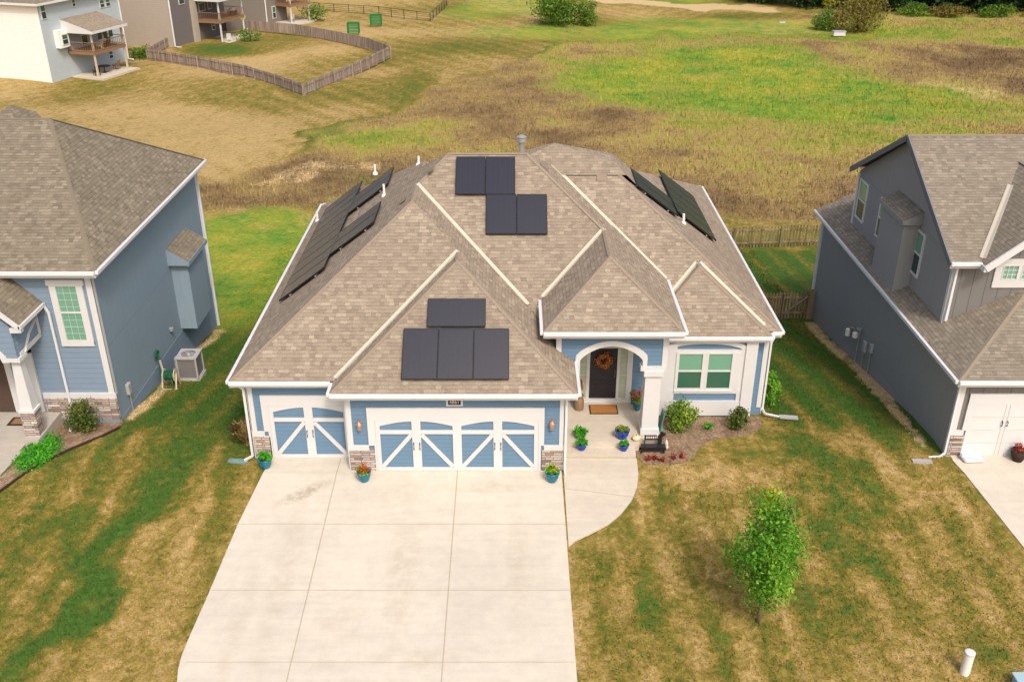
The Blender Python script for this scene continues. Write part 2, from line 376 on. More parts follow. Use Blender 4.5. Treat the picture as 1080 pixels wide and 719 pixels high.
# ------------------------------------------------------------------ terrain
TAB=[(-2000,-1.45),(8,-1.45),(24.3,0),(26.3,0),(28,-.2),(38,-1.85),(45,-2.7),(55,-3.3),(75,-4.6),(95,-5.4),(120,-5.8),(160,-6),(260,-3),(3000,-3)]
TX=np.array([a for a,b in TAB]); TZ=np.array([b for a,b in TAB])
def g(x,y): return float(np.interp(y,TX,TZ))
rs=np.random.RandomState(3); HT=rs.rand(256,256)
def vn(x,y,s,off=0):
    x=np.asarray(x)/s+off*17.3+500; y=np.asarray(y)/s+off*9.1+500
    xi=np.floor(x).astype(int); yi=np.floor(y).astype(int); fx=x-xi; fy=y-yi; fx=fx*fx*(3-2*fx); fy=fy*fy*(3-2*fy)
    h=lambda i,j:HT[i%256,j%256]
    return (h(xi,yi)*(1-fx)+h(xi+1,yi)*fx)*(1-fy)+(h(xi,yi+1)*(1-fx)+h(xi+1,yi+1)*fx)*fy
def ss(a,b,x): t=np.clip((x-a)/(b-a),0,1); return t*t*(3-2*t)
def ell(x,y,cx,cy,rx,ry,a=0,soft=.35):
    ca,sa=math.cos(R(a)),math.sin(R(a)); dx,dy=x-cx,y-cy; u=(dx*ca+dy*sa)/rx; v=(-dx*sa+dy*ca)/ry
    return 1-ss(1-soft,1+soft,np.sqrt(u*u+v*v))
def zones(x,y):
    x=np.asarray(x,float); y=np.asarray(y,float)
    n=vn(x,y,7,1)-.5; n2=vn(x,y,18,2)-.5; wx=x+n2*8+n*3; wy=y+n2*9+n*4
    gr=np.full(x.shape,.42)
    gr=np.where(x<-3,.5,gr)
    gr=gr+n*.22+.12*np.sin(2*np.pi*(x+.1*y)/1.3)*(y<56)+.05*np.sin(2*np.pi*(x+.12*y)/.55)*(y<56)
    # lush strips beside the houses stay green
    sx=x+(vn(x,y,2.2,3)-.5)*1.6; sy=y+(vn(x,y,2.4,4)-.5)*2.2
    gr=np.maximum(gr,(1-ss(26.8,29,-sy+54))*0)
    right=ss(8.2,9,x)*(1-ss(52,54,y)); line=28.2-.62*(x-9)
    gr=gr+right*ss(-.8,1.2,sy-line)*(.8+.2*np.sin(2*np.pi*(x+.1*y)/1.3)-gr)
    left=(1-ss(-8.3,-7.5,x))*ss(26.2,28.6,sy+.25*(sx+13))*(1-ss(38,46,y)*.25)*(1-ss(50,56,y))
    gr=gr+left*(.82+.16*np.sin(2*np.pi*(x-.12*y)/1.3)-gr)
    # lush mowing stripe and blotches
    for (cx,cy,rx,ry,a,v) in ((-10.75,20.6,.42,3.2,-12,1.15),(-10.75,20.6,.42,3.2,-12,1.1),(-10.3,24.6,.5,2.4,-8,.9),(-12.8,22.6,1.2,.7,20,.7),(-14,20.4,1.6,.8,10,.66),(-12.6,18.4,1.0,.5,20,.7),(3.2,19.2,.8,.7,0,.85),(9.6,21.6,.45,2.2,22,.85),(8.4,18.6,.7,1.4,14,.72),(9.9,25,.7,3.0,16,.85),(8.9,23.4,.3,2.6,20,.7),(4.1,23.1,.6,.4,10,.66),(2.6,21.4,.5,.5,0,.68),(7.0,26.2,.6,.4,0,.7),(8.0,25.4,.7,.4,20,.68),(10.2,19.0,.5,1.2,14,.74),(12.0,22.6,.4,.8,20,.6),(11.2,17.2,.5,.6,10,.7),
                         (5.5,23.2,.6,.4,0,.55),(3.0,17.2,.5,.3,0,.6),(11.6,19.8,.4,.5,0,.62),(7.6,24.6,.7,.5,0,.6),(4.0,21.2,.4,.5,0,.6)):
        gr=gr+ell(sx+(vn(x,y,.8,21)-.5)*1.2,sy+(vn(x,y,.9,22)-.5)*1.4,cx,cy,rx,ry,a,.7)*(v-gr)*.75
    for (cx,cy,rx,ry,a,v) in ((-9.4,21,.45,3.0,-10,.22),(-9.0,18,.8,1.8,0,.3),(6,24.3,1.6,1.0,0,.12),(9,17.6,1.6,1.2,0,.3)):
        gr=gr+ell(sx+(vn(x,y,.8,23)-.5)*1.2,sy,cx,cy,rx,ry,a,.8)*(v-gr)*.6
    gr=np.where(y>50,(.3+.15*ss(-12,0,x+n*10))+n*.4+(vn(x,y,16,13)-.5)*.3+.09*np.sin(2*np.pi*(x*.8+y*.6)/2.4)*(y<165),gr)
    gr=gr+ell(wx,wy,-36,128,8,8,20,.5)*(.5-gr)+ell(wx,wy,-38.5,121.5,5,3.2,-30,.6)*(.62-gr)
    gr=gr+ell(wx,wy,-30,84,7,14,30,.5)*(.15-gr)
    gr=gr+ell(wx,wy,-12,100,2.5,10,10,.6)*(.6-gr)
    # tall prairie
    pr=np.zeros_like(x); wx=wx+(vn(x,y,3,9)-.5)*4; wy=wy+(vn(x,y,3,10)-.5)*5
    pr=np.maximum(pr,ss(56,60,wy)*ss(-27,-23,wx+ (wy-60)*-.42)*(1-ss(128,136,wy)))
    pr=np.maximum(pr,ss(70,90,wy)*ss(40,46,wx-(wy-85)*.1))
    pr=np.maximum(pr,ss(54,58,wy)*ss(6,9,wx)*(1-ss(120,130,wy)))
    br=np.maximum.reduce([ell(wx,wy,-4,100,12,28,8,.4),ell(wx,wy,17,64,14,9,-6,.4),ell(wx,wy,-19,64,8,8,0,.4),ell(wx,wy,60,104,12,22,10,.4),ell(wx,wy,5,84,8,8,0,.5)])
    gr=np.where(pr>.2,.64+(vn(x,y,5,11)-.5)*.55+(vn(x,y,14,12)-.5)*.5-br*.42,gr)
    # bright wet ground
    we=ell(wx,wy,24,108,16,20,-12,.35)
    we=np.maximum(we,ell(wx,wy,32,92,15,9,5,.4)*.9)
    we=np.maximum(we,ell(wx,wy,28,140,34,9,0,.3)*.75); we=we*(.62+.6*vn(x,y,6,8))
    we=np.maximum(we,ell(wx,wy,-15,49,10,8,0,.4))
    we=np.maximum(we,ell(wx,wy,-4,62,9,4,0,.4)*.6)
    we=np.maximum(we,ell(wx,wy,-2,160,6,10,0,.4)*.6)
    we=np.maximum(we,ss(165,175,wy)*ss(20,26,wx)*.9)
    so=ell(wx,wy,28,164,16,5,-10,.25)
    so=np.maximum(so,ell(wx,wy,45,100,6,3.2,-30,.4)*.45)
    so=np.maximum(so,ell(wx,wy,-17,66,4,2.2,0,.5)*.5)
    # dry strips at the feet of the side walls
    so=np.maximum(so,(1-ss(.12,.42,np.abs(sx*.25+x*.75-13.2)))*ss(25,26.5,y)*(1-ss(38.5,39.5,y))*(.5+.5*vn(x,y,1.1,14)))
    so=np.maximum(so,(1-ss(.1,.4,np.abs(sx*.25+x*.75+12.75)))*ss(27,28,y)*(1-ss(37.5,38.5,y))*.75)
    pr=pr*(1-ss(150,165,y)*.4)
    return np.stack([np.clip(gr,0,1),np.clip(pr,0,1),np.clip(we,0,1),np.clip(so,0,1)],-1)
def grid(a,b,s): return list(np.arange(a,b,s))
xs=np.array(sorted(set([-1500,-900,-500,-300,-200,-150]+grid(-120,-70,3)+grid(-70,-24,1.3)+grid(-24,20,.36)+grid(20,80,1.3)+grid(80,130,3)+[150,200,300,500,900,1500])))
ys=np.array(sorted(set([-600,-200,-60,-20,-5,2,6,8,10,12]+grid(13,24.3,.36)+[24.3]+grid(24.6,60,.42)+grid(60,100,.8)+grid(100,190,1.3)+grid(190,260,6)+[300,400,600,1000,1600,2500])))
X,Y=np.meshgrid(xs,ys); Z=np.interp(Y,TX,TZ)
far=ss(45,70,Y); Z=Z+far*((vn(X,Y,12,5)-.5)*.5+(vn(X,Y,4,6)-.5)*.22)
nx,ny=len(xs),len(ys)
V=np.stack([X.ravel(),Y.ravel(),Z.ravel()],-1)
i=np.arange(ny-1)[:,None]*nx+np.arange(nx-1)[None,:]; F=np.stack([i,i+1,i+nx+1,i+nx],-1).reshape(-1,4)
def rawmesh(name,V,F,mat,zone=None,tint=None,parent=None,**kw):
    me=bpy.data.meshes.new(name); k=F.shape[1]
    me.vertices.add(len(V)); me.vertices.foreach_set('co',np.asarray(V,np.float32).ravel())
    me.loops.add(F.size); me.loops.foreach_set('vertex_index',F.astype(np.int32).ravel())
    me.polygons.add(len(F)); me.polygons.foreach_set('loop_start',np.arange(0,F.size,k,dtype=np.int32))
    me.update(calc_edges=True); me.materials.append(mat)
    if zone is not None:
        a=me.attributes.new('zone','FLOAT_COLOR','POINT'); a.data.foreach_set('color',np.asarray(zone,np.float32).ravel())
    if tint is not None:
        a=me.attributes.new('tint','FLOAT','POINT'); a.data.foreach_set('value',np.asarray(tint,np.float32).ravel())
    o=bpy.data.objects.new(name,me); col.objects.link(o)
    if parent is not None: o.parent=parent
    return props(o,**kw)
rawmesh('ground',V,F,M['ground'],zone=zones(V[:,0],V[:,1]),kind='structure')

# blades of grass
def blades(name,n,xr,yr,keep,h,w,label,cat,hvar=.5,lean=.4,dens=None):
    x=rs.uniform(*xr,n); y=yr[0]+(yr[1]-yr[0])*rs.rand(n)**(dens or 1); k=keep(x,y); x,y=x[k],y[k]; n=len(x)
    zn=zones(x,y); z=np.interp(y,TX,TZ); fr=ss(45,70,y); z=z+fr*((vn(x,y,12,5)-.5)*.5+(vn(x,y,4,6)-.5)*.22)
    hh=h(x,y,zn)*(1-hvar+2*hvar*rs.rand(n)); a=rs.rand(n)*6.283; ww=w*(.7+.6*rs.rand(n))*(1+y/160)
    lx,ly=np.cos(a+1.3)*hh*lean*rs.rand(n),np.sin(a+1.3)*hh*lean*rs.rand(n)
    p0=np.stack([x-np.cos(a)*ww,y-np.sin(a)*ww,z-.01],-1); p1=np.stack([x+np.cos(a)*ww,y+np.sin(a)*ww,z-.01],-1); p2=np.stack([x+lx,y+ly,z+hh],-1)
    V=np.stack([p0,p1,p2],1).reshape(-1,3); F=np.arange(3*n).reshape(-1,3)
    T=np.repeat(rs.rand(n),3); T[2::3]=np.clip(T[2::3]+.15,0,1)
    return rawmesh(name,V,F,M['tuft'],zone=np.repeat(zn,3,0),tint=T,label=label,cat=cat,kind='stuff')
def lawnkeep(x,y):
    b=((x>-8.02)&(x<1.62)&(y<26))|((x>-8.1)&(x<8.55)&(y>25))|((x>1.4)&(x<4.1)&(y>21)&(y<26))
    b|=(x>13.35)&(y>24.8)|(x>13.6)&(y<24.9)|(x<-12.9)&(y>27.4)|(x<-14.8)&(y>23.5)
    b|=(x>3.8)&(y<28.2)&(((x<5.5)&(y>25.1))|((x<8.2)&(y>26.6)))
    b|=(x<-12.9)&(y>25.6)
    return ~b
blades('lawn_grass',230000,(-19,15.5),(15.6,52),lawnkeep,lambda x,y,z:.04+.03*z[:,0],.017,'short dry and green turf around the houses','grass',dens=1.1)
blades('prairie_grass',190000,(-70,75),(54,150),lambda x,y:(zones(x,y)[:,1]+.25*zones(x,y)[:,2]>.25)&(np.abs(x)<y*.62+4),lambda x,y,z:.09+.17*z[:,1],.03,'tall brown and green prairie grass behind the houses','grass',dens=1.5)

def sheet(name,pts,mat,dz,kind='structure',step=None,**kw):     # flat polygon laid on the terrain, cut at the slope breaks
    mb=MB(); 
    ybr=sorted(t for t,_ in TAB)
    def clip(P,y,side):
        out=[]
        for i in range(len(P)):
            a,b=P[i],P[(i+1)%len(P)]; da,db=(a[1]-y)*side,(b[1]-y)*side
            if da>=0: out.append(a)
            if da*db<0: t=da/(da-db); out.append((a[0]+(b[0]-a[0])*t,y))
        return out
    for y0,y1 in zip(ybr,ybr[1:]):
        P=clip(clip(pts,y0,1),y1,-1) if len(pts)>2 else []
        if len(P)>2:
            A=sum(P[i][0]*P[(i+1)%len(P)][1]-P[(i+1)%len(P)][0]*P[i][1] for i in range(len(P)))
            if abs(A)>1e-4: mb.poly([(x,y,g(x,y)+dz) for x,y in P])
    # edge skirt
    for i in range(len(pts)):
        a,b=pts[i],pts[(i+1)%len(pts)]
        cuts=[0]+sorted(( (y-a[1])/(b[1]-a[1]) for y in ybr if (a[1]-y)*(b[1]-y)<0))+[1]
        for t0,t1 in zip(cuts,cuts[1:]):
            p=(a[0]+(b[0]-a[0])*t0,a[1]+(b[1]-a[1])*t0); q=(a[0]+(b[0]-a[0])*t1,a[1]+(b[1]-a[1])*t1)
            mb.quad((*p,g(*p)+dz),(*q,g(*q)+dz),(*q,g(*q)-.15),(*p,g(*p)-.15))
    return mb.build(name,mat,kind=kind,**kw)
dl=[(-7.45,25.18),(-7.98,22),(-8.0,19.4),(-8.05,17.3),(-7.9,16.6),(-8.5,13.5),(-8.9,11),(2.2,11),(1.6,14),(1.54,24.47),(1.54,25.18)]
def strip(pts,n=8): return pts
sheet('driveway',[(-7.45,25.19),(-7.76,22.1),(-7.9,19.45),(-7.99,18.2),(-8.02,17.5),(-7.99,17.1),(-7.9,16.7),(-7.93,16.2),(-8.2,14.0),(-8.9,11),(2.4,11),(1.75,13.5),(1.54,16.8),(1.5,24.46),(1.5,24.497),(-4.9,24.497),(-4.95,25.19)],M['drive'],.03)
jm=MB()
def jline(a,b,w=.035):
    d=Vector((b[0]-a[0],b[1]-a[1])).normalized(); s=Vector((-d.y,d.x))*w/2
    ybr=[24.3]; cuts=[0]+[ (y-a[1])/(b[1]-a[1]) for y in ybr if (a[1]-y)*(b[1]-y)<0]+[1]
    for t0,t1 in zip(cuts,cuts[1:]):
        p=Vector((a[0]+(b[0]-a[0])*t0,a[1]+(b[1]-a[1])*t0)); q=Vector((a[0]+(b[0]-a[0])*t1,a[1]+(b[1]-a[1])*t1))
        jm.quad(*[(v.x,v.y,g(v.x,v.y)+.035) for v in (p-s,q-s,q+s,p+s)])
jline((-5.3,25.1),(-5.34,11.2),.03); jline((-1.65,24.45),(-1.68,11.2),.03)
for y in (22.09,19.6,17.3,14.7): jline((-7.85,y),(1.5,y),.018)
jm.build('driveway_joint',M['joint'],kind='structure')
# curved walkway
cw=[(1.56,25.1),(1.56,21.2),(1.75,21.42),(2.25,21.74),(2.75,22.1),(3.15,22.55),(3.5,23.1),(3.72,23.7),(3.82,24.3),(3.86,25.1)]
sheet('walkway',cw,M['walk'],.034)
jm=MB(); jline((1.6,23.6),(3.7,23.2),.03); jm.build('walkway_joint',M['joint'],kind='structure')
# neighbour's driveways, beds, front path
sheet('neighbour_driveway',[(13.65,25.27),(13.62,24.95),(14.05,21.4),(14.3,19.5),(14.6,16),(15.5,11),(27,11),(24,25.27)],M['drive'],.03)
sheet('neighbour_path',[(-18,25.4),(-15.35,25.4),(-15.45,24.2),(-15.9,23.1),(-16.6,22.3),(-18,21.6)],M['greyconc'],.03)
sheet('mulch_bed',[(3.9,25.15),(3.9,27.9),(8.3,27.9),(8.25,27.2),(7.95,26.75),(7.5,26.5),(6.9,26.35),(6.3,26.15),(5.9,25.7),(5.65,25.2),(5.3,24.9),(4.8,24.78),(4.1,24.8)],M['mulch'],.022)
sheet('neighbour_bed',[(-15.4,24.2),(-15.0,25.9),(-14.9,27.45),(-12.9,27.45),(-12.85,27.0),(-13.2,26.3),(-13.9,25.6),(-14.6,24.6),(-15.2,23.3),(-16.2,22.1),(-17.5,21.2),(-18,21.5),(-16.6,22.25),(-15.9,23.05)],M['mulch'],.024)
edg=MB(); P=[(-12.85,27.05),(-13.2,26.35),(-13.9,25.6),(-14.6,24.6),(-15.2,23.3),(-16.2,22.1),(-17.5,21.2)]
for a,b in zip(P,P[1:]): edg.bar((*a,g(*a)+.04),(*b,g(*b)+.04),.05,.08)
props(edg.build('bed_edging',M['matdark']),'dark edging strip curving round the planting bed of the slate blue house','edging')

# ------------------------------------------------------------------ roofs
def clip_half(P,a,b,c,keep_ge):      # keep a*x+b*y+c >=0 (or <=0)
    s=1 if keep_ge else -1; out=[]
    n=len(P)
    for i in range(n):
        p,q=P[i],P[(i+1)%n]; dp=s*(a*p[0]+b*p[1]+c); dq=s*(a*q[0]+b*q[1]+c)
        if dp>=-1e-9: out.append(p)
        if (dp>1e-9 and dq<-1e-9) or (dp<-1e-9 and dq>1e-9):
            t=dp/(dp-dq); out.append((p[0]+(q[0]-p[0])*t,p[1]+(q[1]-p[1])*t))
    r=[]
    for p in out:
        if not r or abs(p[0]-r[-1][0])+abs(p[1]-r[-1][1])>1e-6: r.append(p)
    if len(r)>1 and abs(r[0][0]-r[-1][0])+abs(r[0][1]-r[-1][1])<1e-6: r.pop()
    if len(r)<3: return []
    A=sum(r[i][0]*r[(i+1)%len(r)][1]-r[(i+1)%len(r)][0]*r[i][1] for i in range(len(r)))
    return r if abs(A)>1e-5 else []
def mass(rect,ez,S_=.75,Nn=.75,W=.75,E_=.75,extra=()):
    x0,y0,x1,y1=rect; pl=[]
    if S_: pl.append((0,S_,ez-S_*y0))
    if Nn: pl.append((0,-Nn,ez+Nn*y1))
    if W: pl.append((W,0,ez-W*x0))
    if E_: pl.append((-E_,0,ez+E_*x1))
    return dict(rect=rect,pl=pl+list(extra))
def roof_polys(masses):
    res=[]
    for mi,m in enumerate(masses):
        x0,y0,x1,y1=m['rect']; base=[(x0,y0),(x1,y0),(x1,y1),(x0,y1)]
        for fi,f in enumerate(m['pl']):
            P=base
            for gi,q in enumerate(m['pl']):
                if gi==fi or not P: continue
                P=clip_half(P,q[0]-f[0],q[1]-f[1],q[2]-f[2],True)
            if not P: continue
            pieces=[P]
            for mj,o in enumerate(masses):
                if mj==mi: continue
                hs=[(q[0]-f[0],q[1]-f[1],q[2]-f[2]+(1e-5 if mj<mi else -1e-5)) for q in o['pl']]
                a0,b0,a1,b1=o['rect']; hs+=[(1,0,-a0),(-1,0,a1),(0,1,-b0),(0,-1,b1)]
                new=[]
                for P in pieces:
                    cur=P
                    for h in hs:
                        if not cur: break
                        outp=clip_half(cur,*h,False)
                        if outp: new.append(outp)
                        cur=clip_half(cur,*h,True)
                pieces=new
            for P in pieces: res.append([(x,y,f[0]*x+f[1]*y+f[2]) for x,y in P])
    return res
def roof(name,masses,mat,parent,extra=()):
    mb=MB()
    for P in extra: mb.poly(P)
    for P in roof_polys(masses): mb.poly(P)
    o=mb.build(name,mat,parent,keepn=True)
    return o
def gutter_run(parent,pts,z,name='gutter',side=1):
    mb=MB(); fs=MB()
    for a,b in zip(pts,pts[1:]):
        d=Vector((b[0]-a[0],b[1]-a[1],0)).normalized(); o=Vector((d.y,-d.x,0))*side   # outward
        A=Vector((*a,z)); B=Vector((*b,z))
        mb.bar(A+o*.05-d*.0-Vector((0,0,.055)),B+o*.05-Vector((0,0,.055)),.1,.12)
        fs.bar(A-o*.012-Vector((0,0,.12)),B-o*.012-Vector((0,0,.12)),.022,.2)
    g_=mb.build(name,M['whitegutter'],parent,bevel=.012); fs.build('fascia',M['white'],parent)
    return g_
def soffit(parent,rects,z):
    mb=MB()
    for k,(x0,y0,x1,y1) in enumerate(rects): mb.box(x0,y0,z-.2-.004*k,x1,y1,z-.17-.004*k)
    return mb.build('soffit',M['white'],parent)
def caps(parent,segs,mat):
    mb=MB()
    for a,b in segs:
        a,b=Vector(a),Vector(b); n=max(2,int((b-a).length/.25))
        for k in range(n):
            p=a.lerp(b,k/n); q=a.lerp(b,min(1,(k+1.12)/n)); s=(q-p).cross(Vector((0,0,1))).normalized()
            p=p+Vector((0,0,.006)); q=q+Vector((0,0,.012)); w=.085
            up=Vector((0,0,1)); dz=Vector((0,0,-.036))
            mb.quad(p,q,q+s*w+dz,p+s*w+dz); mb.quad(p,p-s*w+dz,q-s*w+dz,q)
    return mb.build('ridge_cap',mat,parent,keepn=True)

H=thing('house',(0,25,0),'blue single storey house with barn style garage doors and solar panels on tan roof','house')
MM=mass((-8.33,26.45,6.67,38.75),2.92); MM['rect']=(-8.33,26.45,5.12,38.75); ML=mass((-8.33,24.83,1.9,40.5),2.92,Nn=.62); MG=mass((-5.25,24.1,1.9,31.25),2.92)
MR=mass((-5,28.1,8.75,43.2),2.92,Nn=.405); MBy=mass((4.15,27.75,8.35,33.),2.92); MP=mass((.93,25.7,5.14,33.),4.1)
MK=dict(rect=(-2.5,33,5,36),pl=[(-.23,0,7.45+.23*1.5),(.35,0,7.45-.35*1.5),(0,-1.6,7.45+1.6*34.2),(0,.75,7.45-.75*34.1),(-.95,0,6.74+.95*3.9)])
le=lambda x,y:(x,y,2.92+.75*(1.9-x)); mf=lambda x,y:(x,y,2.92+.75*(y-26.45)); bf=lambda x,y:(x,y,2.92+.75*(y-27.75))
rf=roof('roof',[MM,ML,MG,MR,MBy,MP,MK],M['shingle'],H,[[le(.93,25.7),le(1.9,25.7),le(1.9,26.12),le(.93,26.12)],[le(.93,26.12),le(1.38,26.12),le(1.38,26.97),le(.93,27.42)],[mf(.93,27.42),mf(1.38,26.97),mf(1.38,28.02),mf(.93,28.02)],[bf(4.73,27.75),bf(5.14,27.75),bf(5.14,28.74),bf(4.73,28.33)]])
Z0=2.92
gutter_run(rf,[(-8.33,40.7),(-8.33,24.83),(-5.25,24.83),(-5.25,24.1),(1.9,24.1),(1.9,26.08)],Z0)
gutter_run(rf,[(.93,28.0),(.93,25.7),(5.14,25.7),(5.14,29.6)],4.1)
gutter_run(rf,[(4.76,27.75),(8.35,27.75),(8.35,28.1),(8.75,28.1),(8.75,43.2),(1.9,43.2)],Z0)
gutter_run(rf,[(1.9,40.7),(-8.33,40.7)],Z0)
soffit(rf,[(-8.31,24.85,-4.8,25.3),(-8.31,25.3,-7.9,40.68),(-5.23,24.12,1.88,24.6),(1.5,24.6,1.88,26.0),(4.75,27.77,8.33,28.3),(8.35,28.12,8.73,43.18)],Z0)
soffit(rf,[(.95,25.72,5.12,28.2)],4.1)
def strip3(parent,name,a,b,mat,w=.16,h=.03,lift=.03):
    mb=MB(); a,b=Vector(a),Vector(b); d=(b-a).normalized(); s=d.cross(Vector((0,0,1))).normalized(); h1=Vector((0,0,1))
    # shallow V profile, each wing lying just above its roof plane
    up=Vector((0,0,lift)); wv=Vector((0,0,.035))
    mb.quad(a+up,b+up,b+up+s*w/2+wv,a+up+s*w/2+wv); mb.quad(a+up,a+up-s*w/2+wv,b+up-s*w/2+wv,b+up)
    mb.quad(a+up+s*w/2+wv,b+up+s*w/2+wv,b+s*w/2,a+s*w/2); mb.quad(a+up-s*w/2+wv,b+up-s*w/2+wv,b-s*w/2,a-s*w/2)
    return mb.build(name,mat,parent,keepn=True)
zf=lambda d:Z0+.75*d
for a,b in (((.5,27.85,zf(1.4)),(-3.2,31.55,zf(5.1))),((-5.2,24.88,zf(.05)),(-1.7,28.38,zf(3.55))),((.97,28.06,4.13),(3.03,30.12,5.675)),
            ((5.12,29.65,zf(1.55)),(1.42,33.35,zf(5.25))),((5.22,29.17,zf(1.07)),(6.2,30.15,zf(2.05))),((8.2,28.25,zf(.15)),(6.3,30.15,zf(2.05)))):
    strip3(rf,'valley_flashing',a,b,M['cream'],.15)
rz=zf(6.15)
caps(rf,[((-2.18,32.6,rz),(.52,32.6,rz)),((-8.33,24.83,Z0),(-3.215,29.945,zf(5.115))),((-3.215,29.945,zf(5.115)),(-3.215,31.6,zf(5.115))),
         ((-3.2,31.57,zf(5.12)),(-2.18,32.6,rz)),((-5.25,24.1,Z0),(-1.675,27.675,zf(3.575))),((1.9,24.1,Z0),(-1.675,27.675,zf(3.575))),((-1.675,27.675,zf(3.575)),(-1.675,28.4,zf(3.575))),
         ((5.14,25.7,4.1),(3.035,27.805,5.68)),((.93,25.7,4.1),(3.035,27.805,5.68)),((3.035,27.805,5.68),(3.035,30.1,5.68)),((3.04,30.1,5.68),(.52,32.6,rz)),
         ((8.35,27.75,Z0),(6.25,29.85,zf(2.1))),((6.25,29.85,zf(2.1)),(6.25,30.2,zf(2.1))),((8.75,28.1,Z0),(3.5,33.35,zf(5.25))),((1.5,34.15,7.45),(1.45,33.5,7.0)),((4.15+.99,28.74,zf(.99)),(6.25,29.85,zf(2.1)))],M['cap'])

# walls
def walls_box(name,boxes,mat,parent,**k):
    mb=MB()
    for b in boxes: mb.box(*b)
    return mb.build(name,mat,parent,**k)
walls_box('wall',[(-7.95,25.2,-3,-4.88,40.3,2.74),(-4.9,24.5,-.6,1.55,38,2.75),(1.5,28.15,-3.2,8.41,42.8,2.745),(4.72,27.95,-.6,7.97,28.6,2.74),(1.6,28.16,2.5,4.8,28.5,4.0)],M['blue'],H)
# porch gable wall with arched opening
ax0,ax1,zs,zt=2.07,4.0,2.95,3.44
arc=[(ax0+(ax1-ax0)*k/16, zs+(zt-zs)*math.sin(math.pi*k/16)**.75) for k in range(17)]
pw=MB()
for p,q in zip(arc,arc[1:]): pw.prismY([p,q,(q[0],3.92),(p[0],3.92)],26.1,26.28)
pw.box(1.34,26.1,2.2,ax0,26.28,3.92); pw.box(ax1,26.1,2.74,4.73,26.28,3.92)
pw.box(4.55,26.28,2.74,4.73,28.14,3.92); pw.box(1.34,26.28,2.4,1.5,28.14,3.92)
pw.build('porch_wall',M['blue'],H)
t=MB()
o2=[(x+(x-3.03)*.13, z+.17) for x,z in arc]; t.band(o2,arc,26.06,26.3)
t.box(1.937,26.056,2.3,2.075,26.304,zs+.12); t.box(3.995,26.056,2.73,4.133,26.304,zs+.12); t.box(3.94,26.03,2.60,4.72,26.33,2.75)
t.build('arch_trim',M['white'],H)
# porch column (tapered square, wider at the foot)
c=MB(); 
def taper(mb,cx,cy,z0,z1,a,b):
    n=len(mb.v)
    for (z,h) in ((z0,a),(z1,b)): mb.v+=[(cx-h,cy-h,z),(cx+h,cy-h,z),(cx+h,cy+h,z),(cx-h,cy+h,z)]
    mb.f+=[tuple(n+i for i in q) for q in ((0,3,2,1),(4,5,6,7),(0,1,5,4),(1,2,6,5),(2,3,7,6),(3,0,4,7))]
taper(c,4.35,26.3,.3,2.6,.26,.24); c.box(4.06,26.0,.3,4.64,26.6,.52); c.box(4.05,25.99,2.42,4.65,26.62,2.6)
c.build('column',M['white'],H)
# trim boards
t=MB(); Y1=24.5; 
for (x0,x1) in ((-4.9,-4.75),(1.41,1.56)): t.box(x0,Y1-.025,.9,x1,Y1+.01,2.74)
t.box(1.545,24.475,-.05,1.575,24.62,2.74); t.box(-4.925,24.475,-.05,-4.895,25.2,2.74)
t.box(-7.96,25.175,.9,-7.8,25.21,2.74); t.box(-7.975,25.175,-.1,-7.945,25.35,2.74)
t.box(-4.9,Y1-.035,.74,-4.29,Y1+.01,.92); t.box(.96,Y1-.035,.74,1.56,Y1+.01,.92); t.box(-7.96,25.165,.79,-7.58,25.21,.97)
t.box(-4.9,Y1-.03,2.68,1.56,Y1+.01,2.75) 
t.box(8.24,28.13,0.06,8.43,28.16,2.74); t.box(8.4,28.13,-.2,8.43,28.32,2.74)
t.box(1.34,26.075,2.95,1.5,26.11,3.92); t.box(4.58,26.075,2.76,4.74,26.11,3.92)
t.box(1.34,26.08,3.84,4.74,26.105,3.93)
t.box(1.53,24.62,0.0,1.565,28.1,2.7)
t.build('trim',M['white'],H)
s=MB(); s.box(-4.88,Y1-.05,-.05,-4.12,Y1+.01,.74); s.box(.9,Y1-.05,-.05,1.54,Y1+.01,.74); s.box(-7.93,25.15,-.05,-7.42,25.21,.79)
s.build('stone_veneer',M['stone'],H)
# garage doors
def garage_door(x0,x1,z1,Y,leaves,trim,hasr=True,blue='blue',name='garage_door',par=H):
    d=MB().box(x0,Y-.015,0.03,x1,Y+.02,z1).build(name,M[blue],par)
    w=MB(); n=leaves; lw=(x1-x0)/n; yf,yb=Y-.05,Y-.016
    for k in range(n):
        a,b=x0+k*lw,x0+(k+1)*lw; so=.13; si=.13 if n>1 else .13
        w.box(a,yf,.03,a+so,yb,z1); w.box(b-so,yf,.03,b,yb,z1); A,B=a+so,b-so
        w.box(A,yf+.002,.03,B,yb,.14); w.box(A,yf+.002,1.33,B,yb,1.46)
        left=(k%2==0)      # arch crown at pair centre
        pts=[]
        for q in range(9):
            u=q/8; e=u if left else 1-u; pts.append((A+(B-A)*u,z1-.2+.16*math.sin(e*math.pi/2)))
        for p,q in zip(pts,pts[1:]): w.prismY([p,q,(q[0],z1),(p[0],z1)],yf+.002,yb)
        p,q=((A,.14),(B,1.33)) if left else ((B,.14),(A,1.33))
        dv=Vector((q[0]-p[0],0,q[1]-p[1])); L=dv.length; dv/=L; nn=Vector((-dv.z,0,dv.x))
        w.obox(((p[0]+q[0])/2,(yf+yb)/2+.002,(p[1]+q[1])/2),dv*(L/2-.03),Vector((0,(yb-yf)/2-.003,0)),nn*.062)
    w.build('door_frame',M['white'],d)
    h=MB()
    for k in range(0,n,2):
        xc=x0+(k+1)*lw
        for sx in (-.09,.09): h.tube([(xc+sx,yf-.005,.78),(xc+sx,yf-.04,.82),(xc+sx,yf-.04,1.0),(xc+sx,yf-.005,1.04)],.014,6)
    h.build('handle',M['black'],d)
    return d
garage_door(-7.37,-4.98,1.87,25.2,2,None)
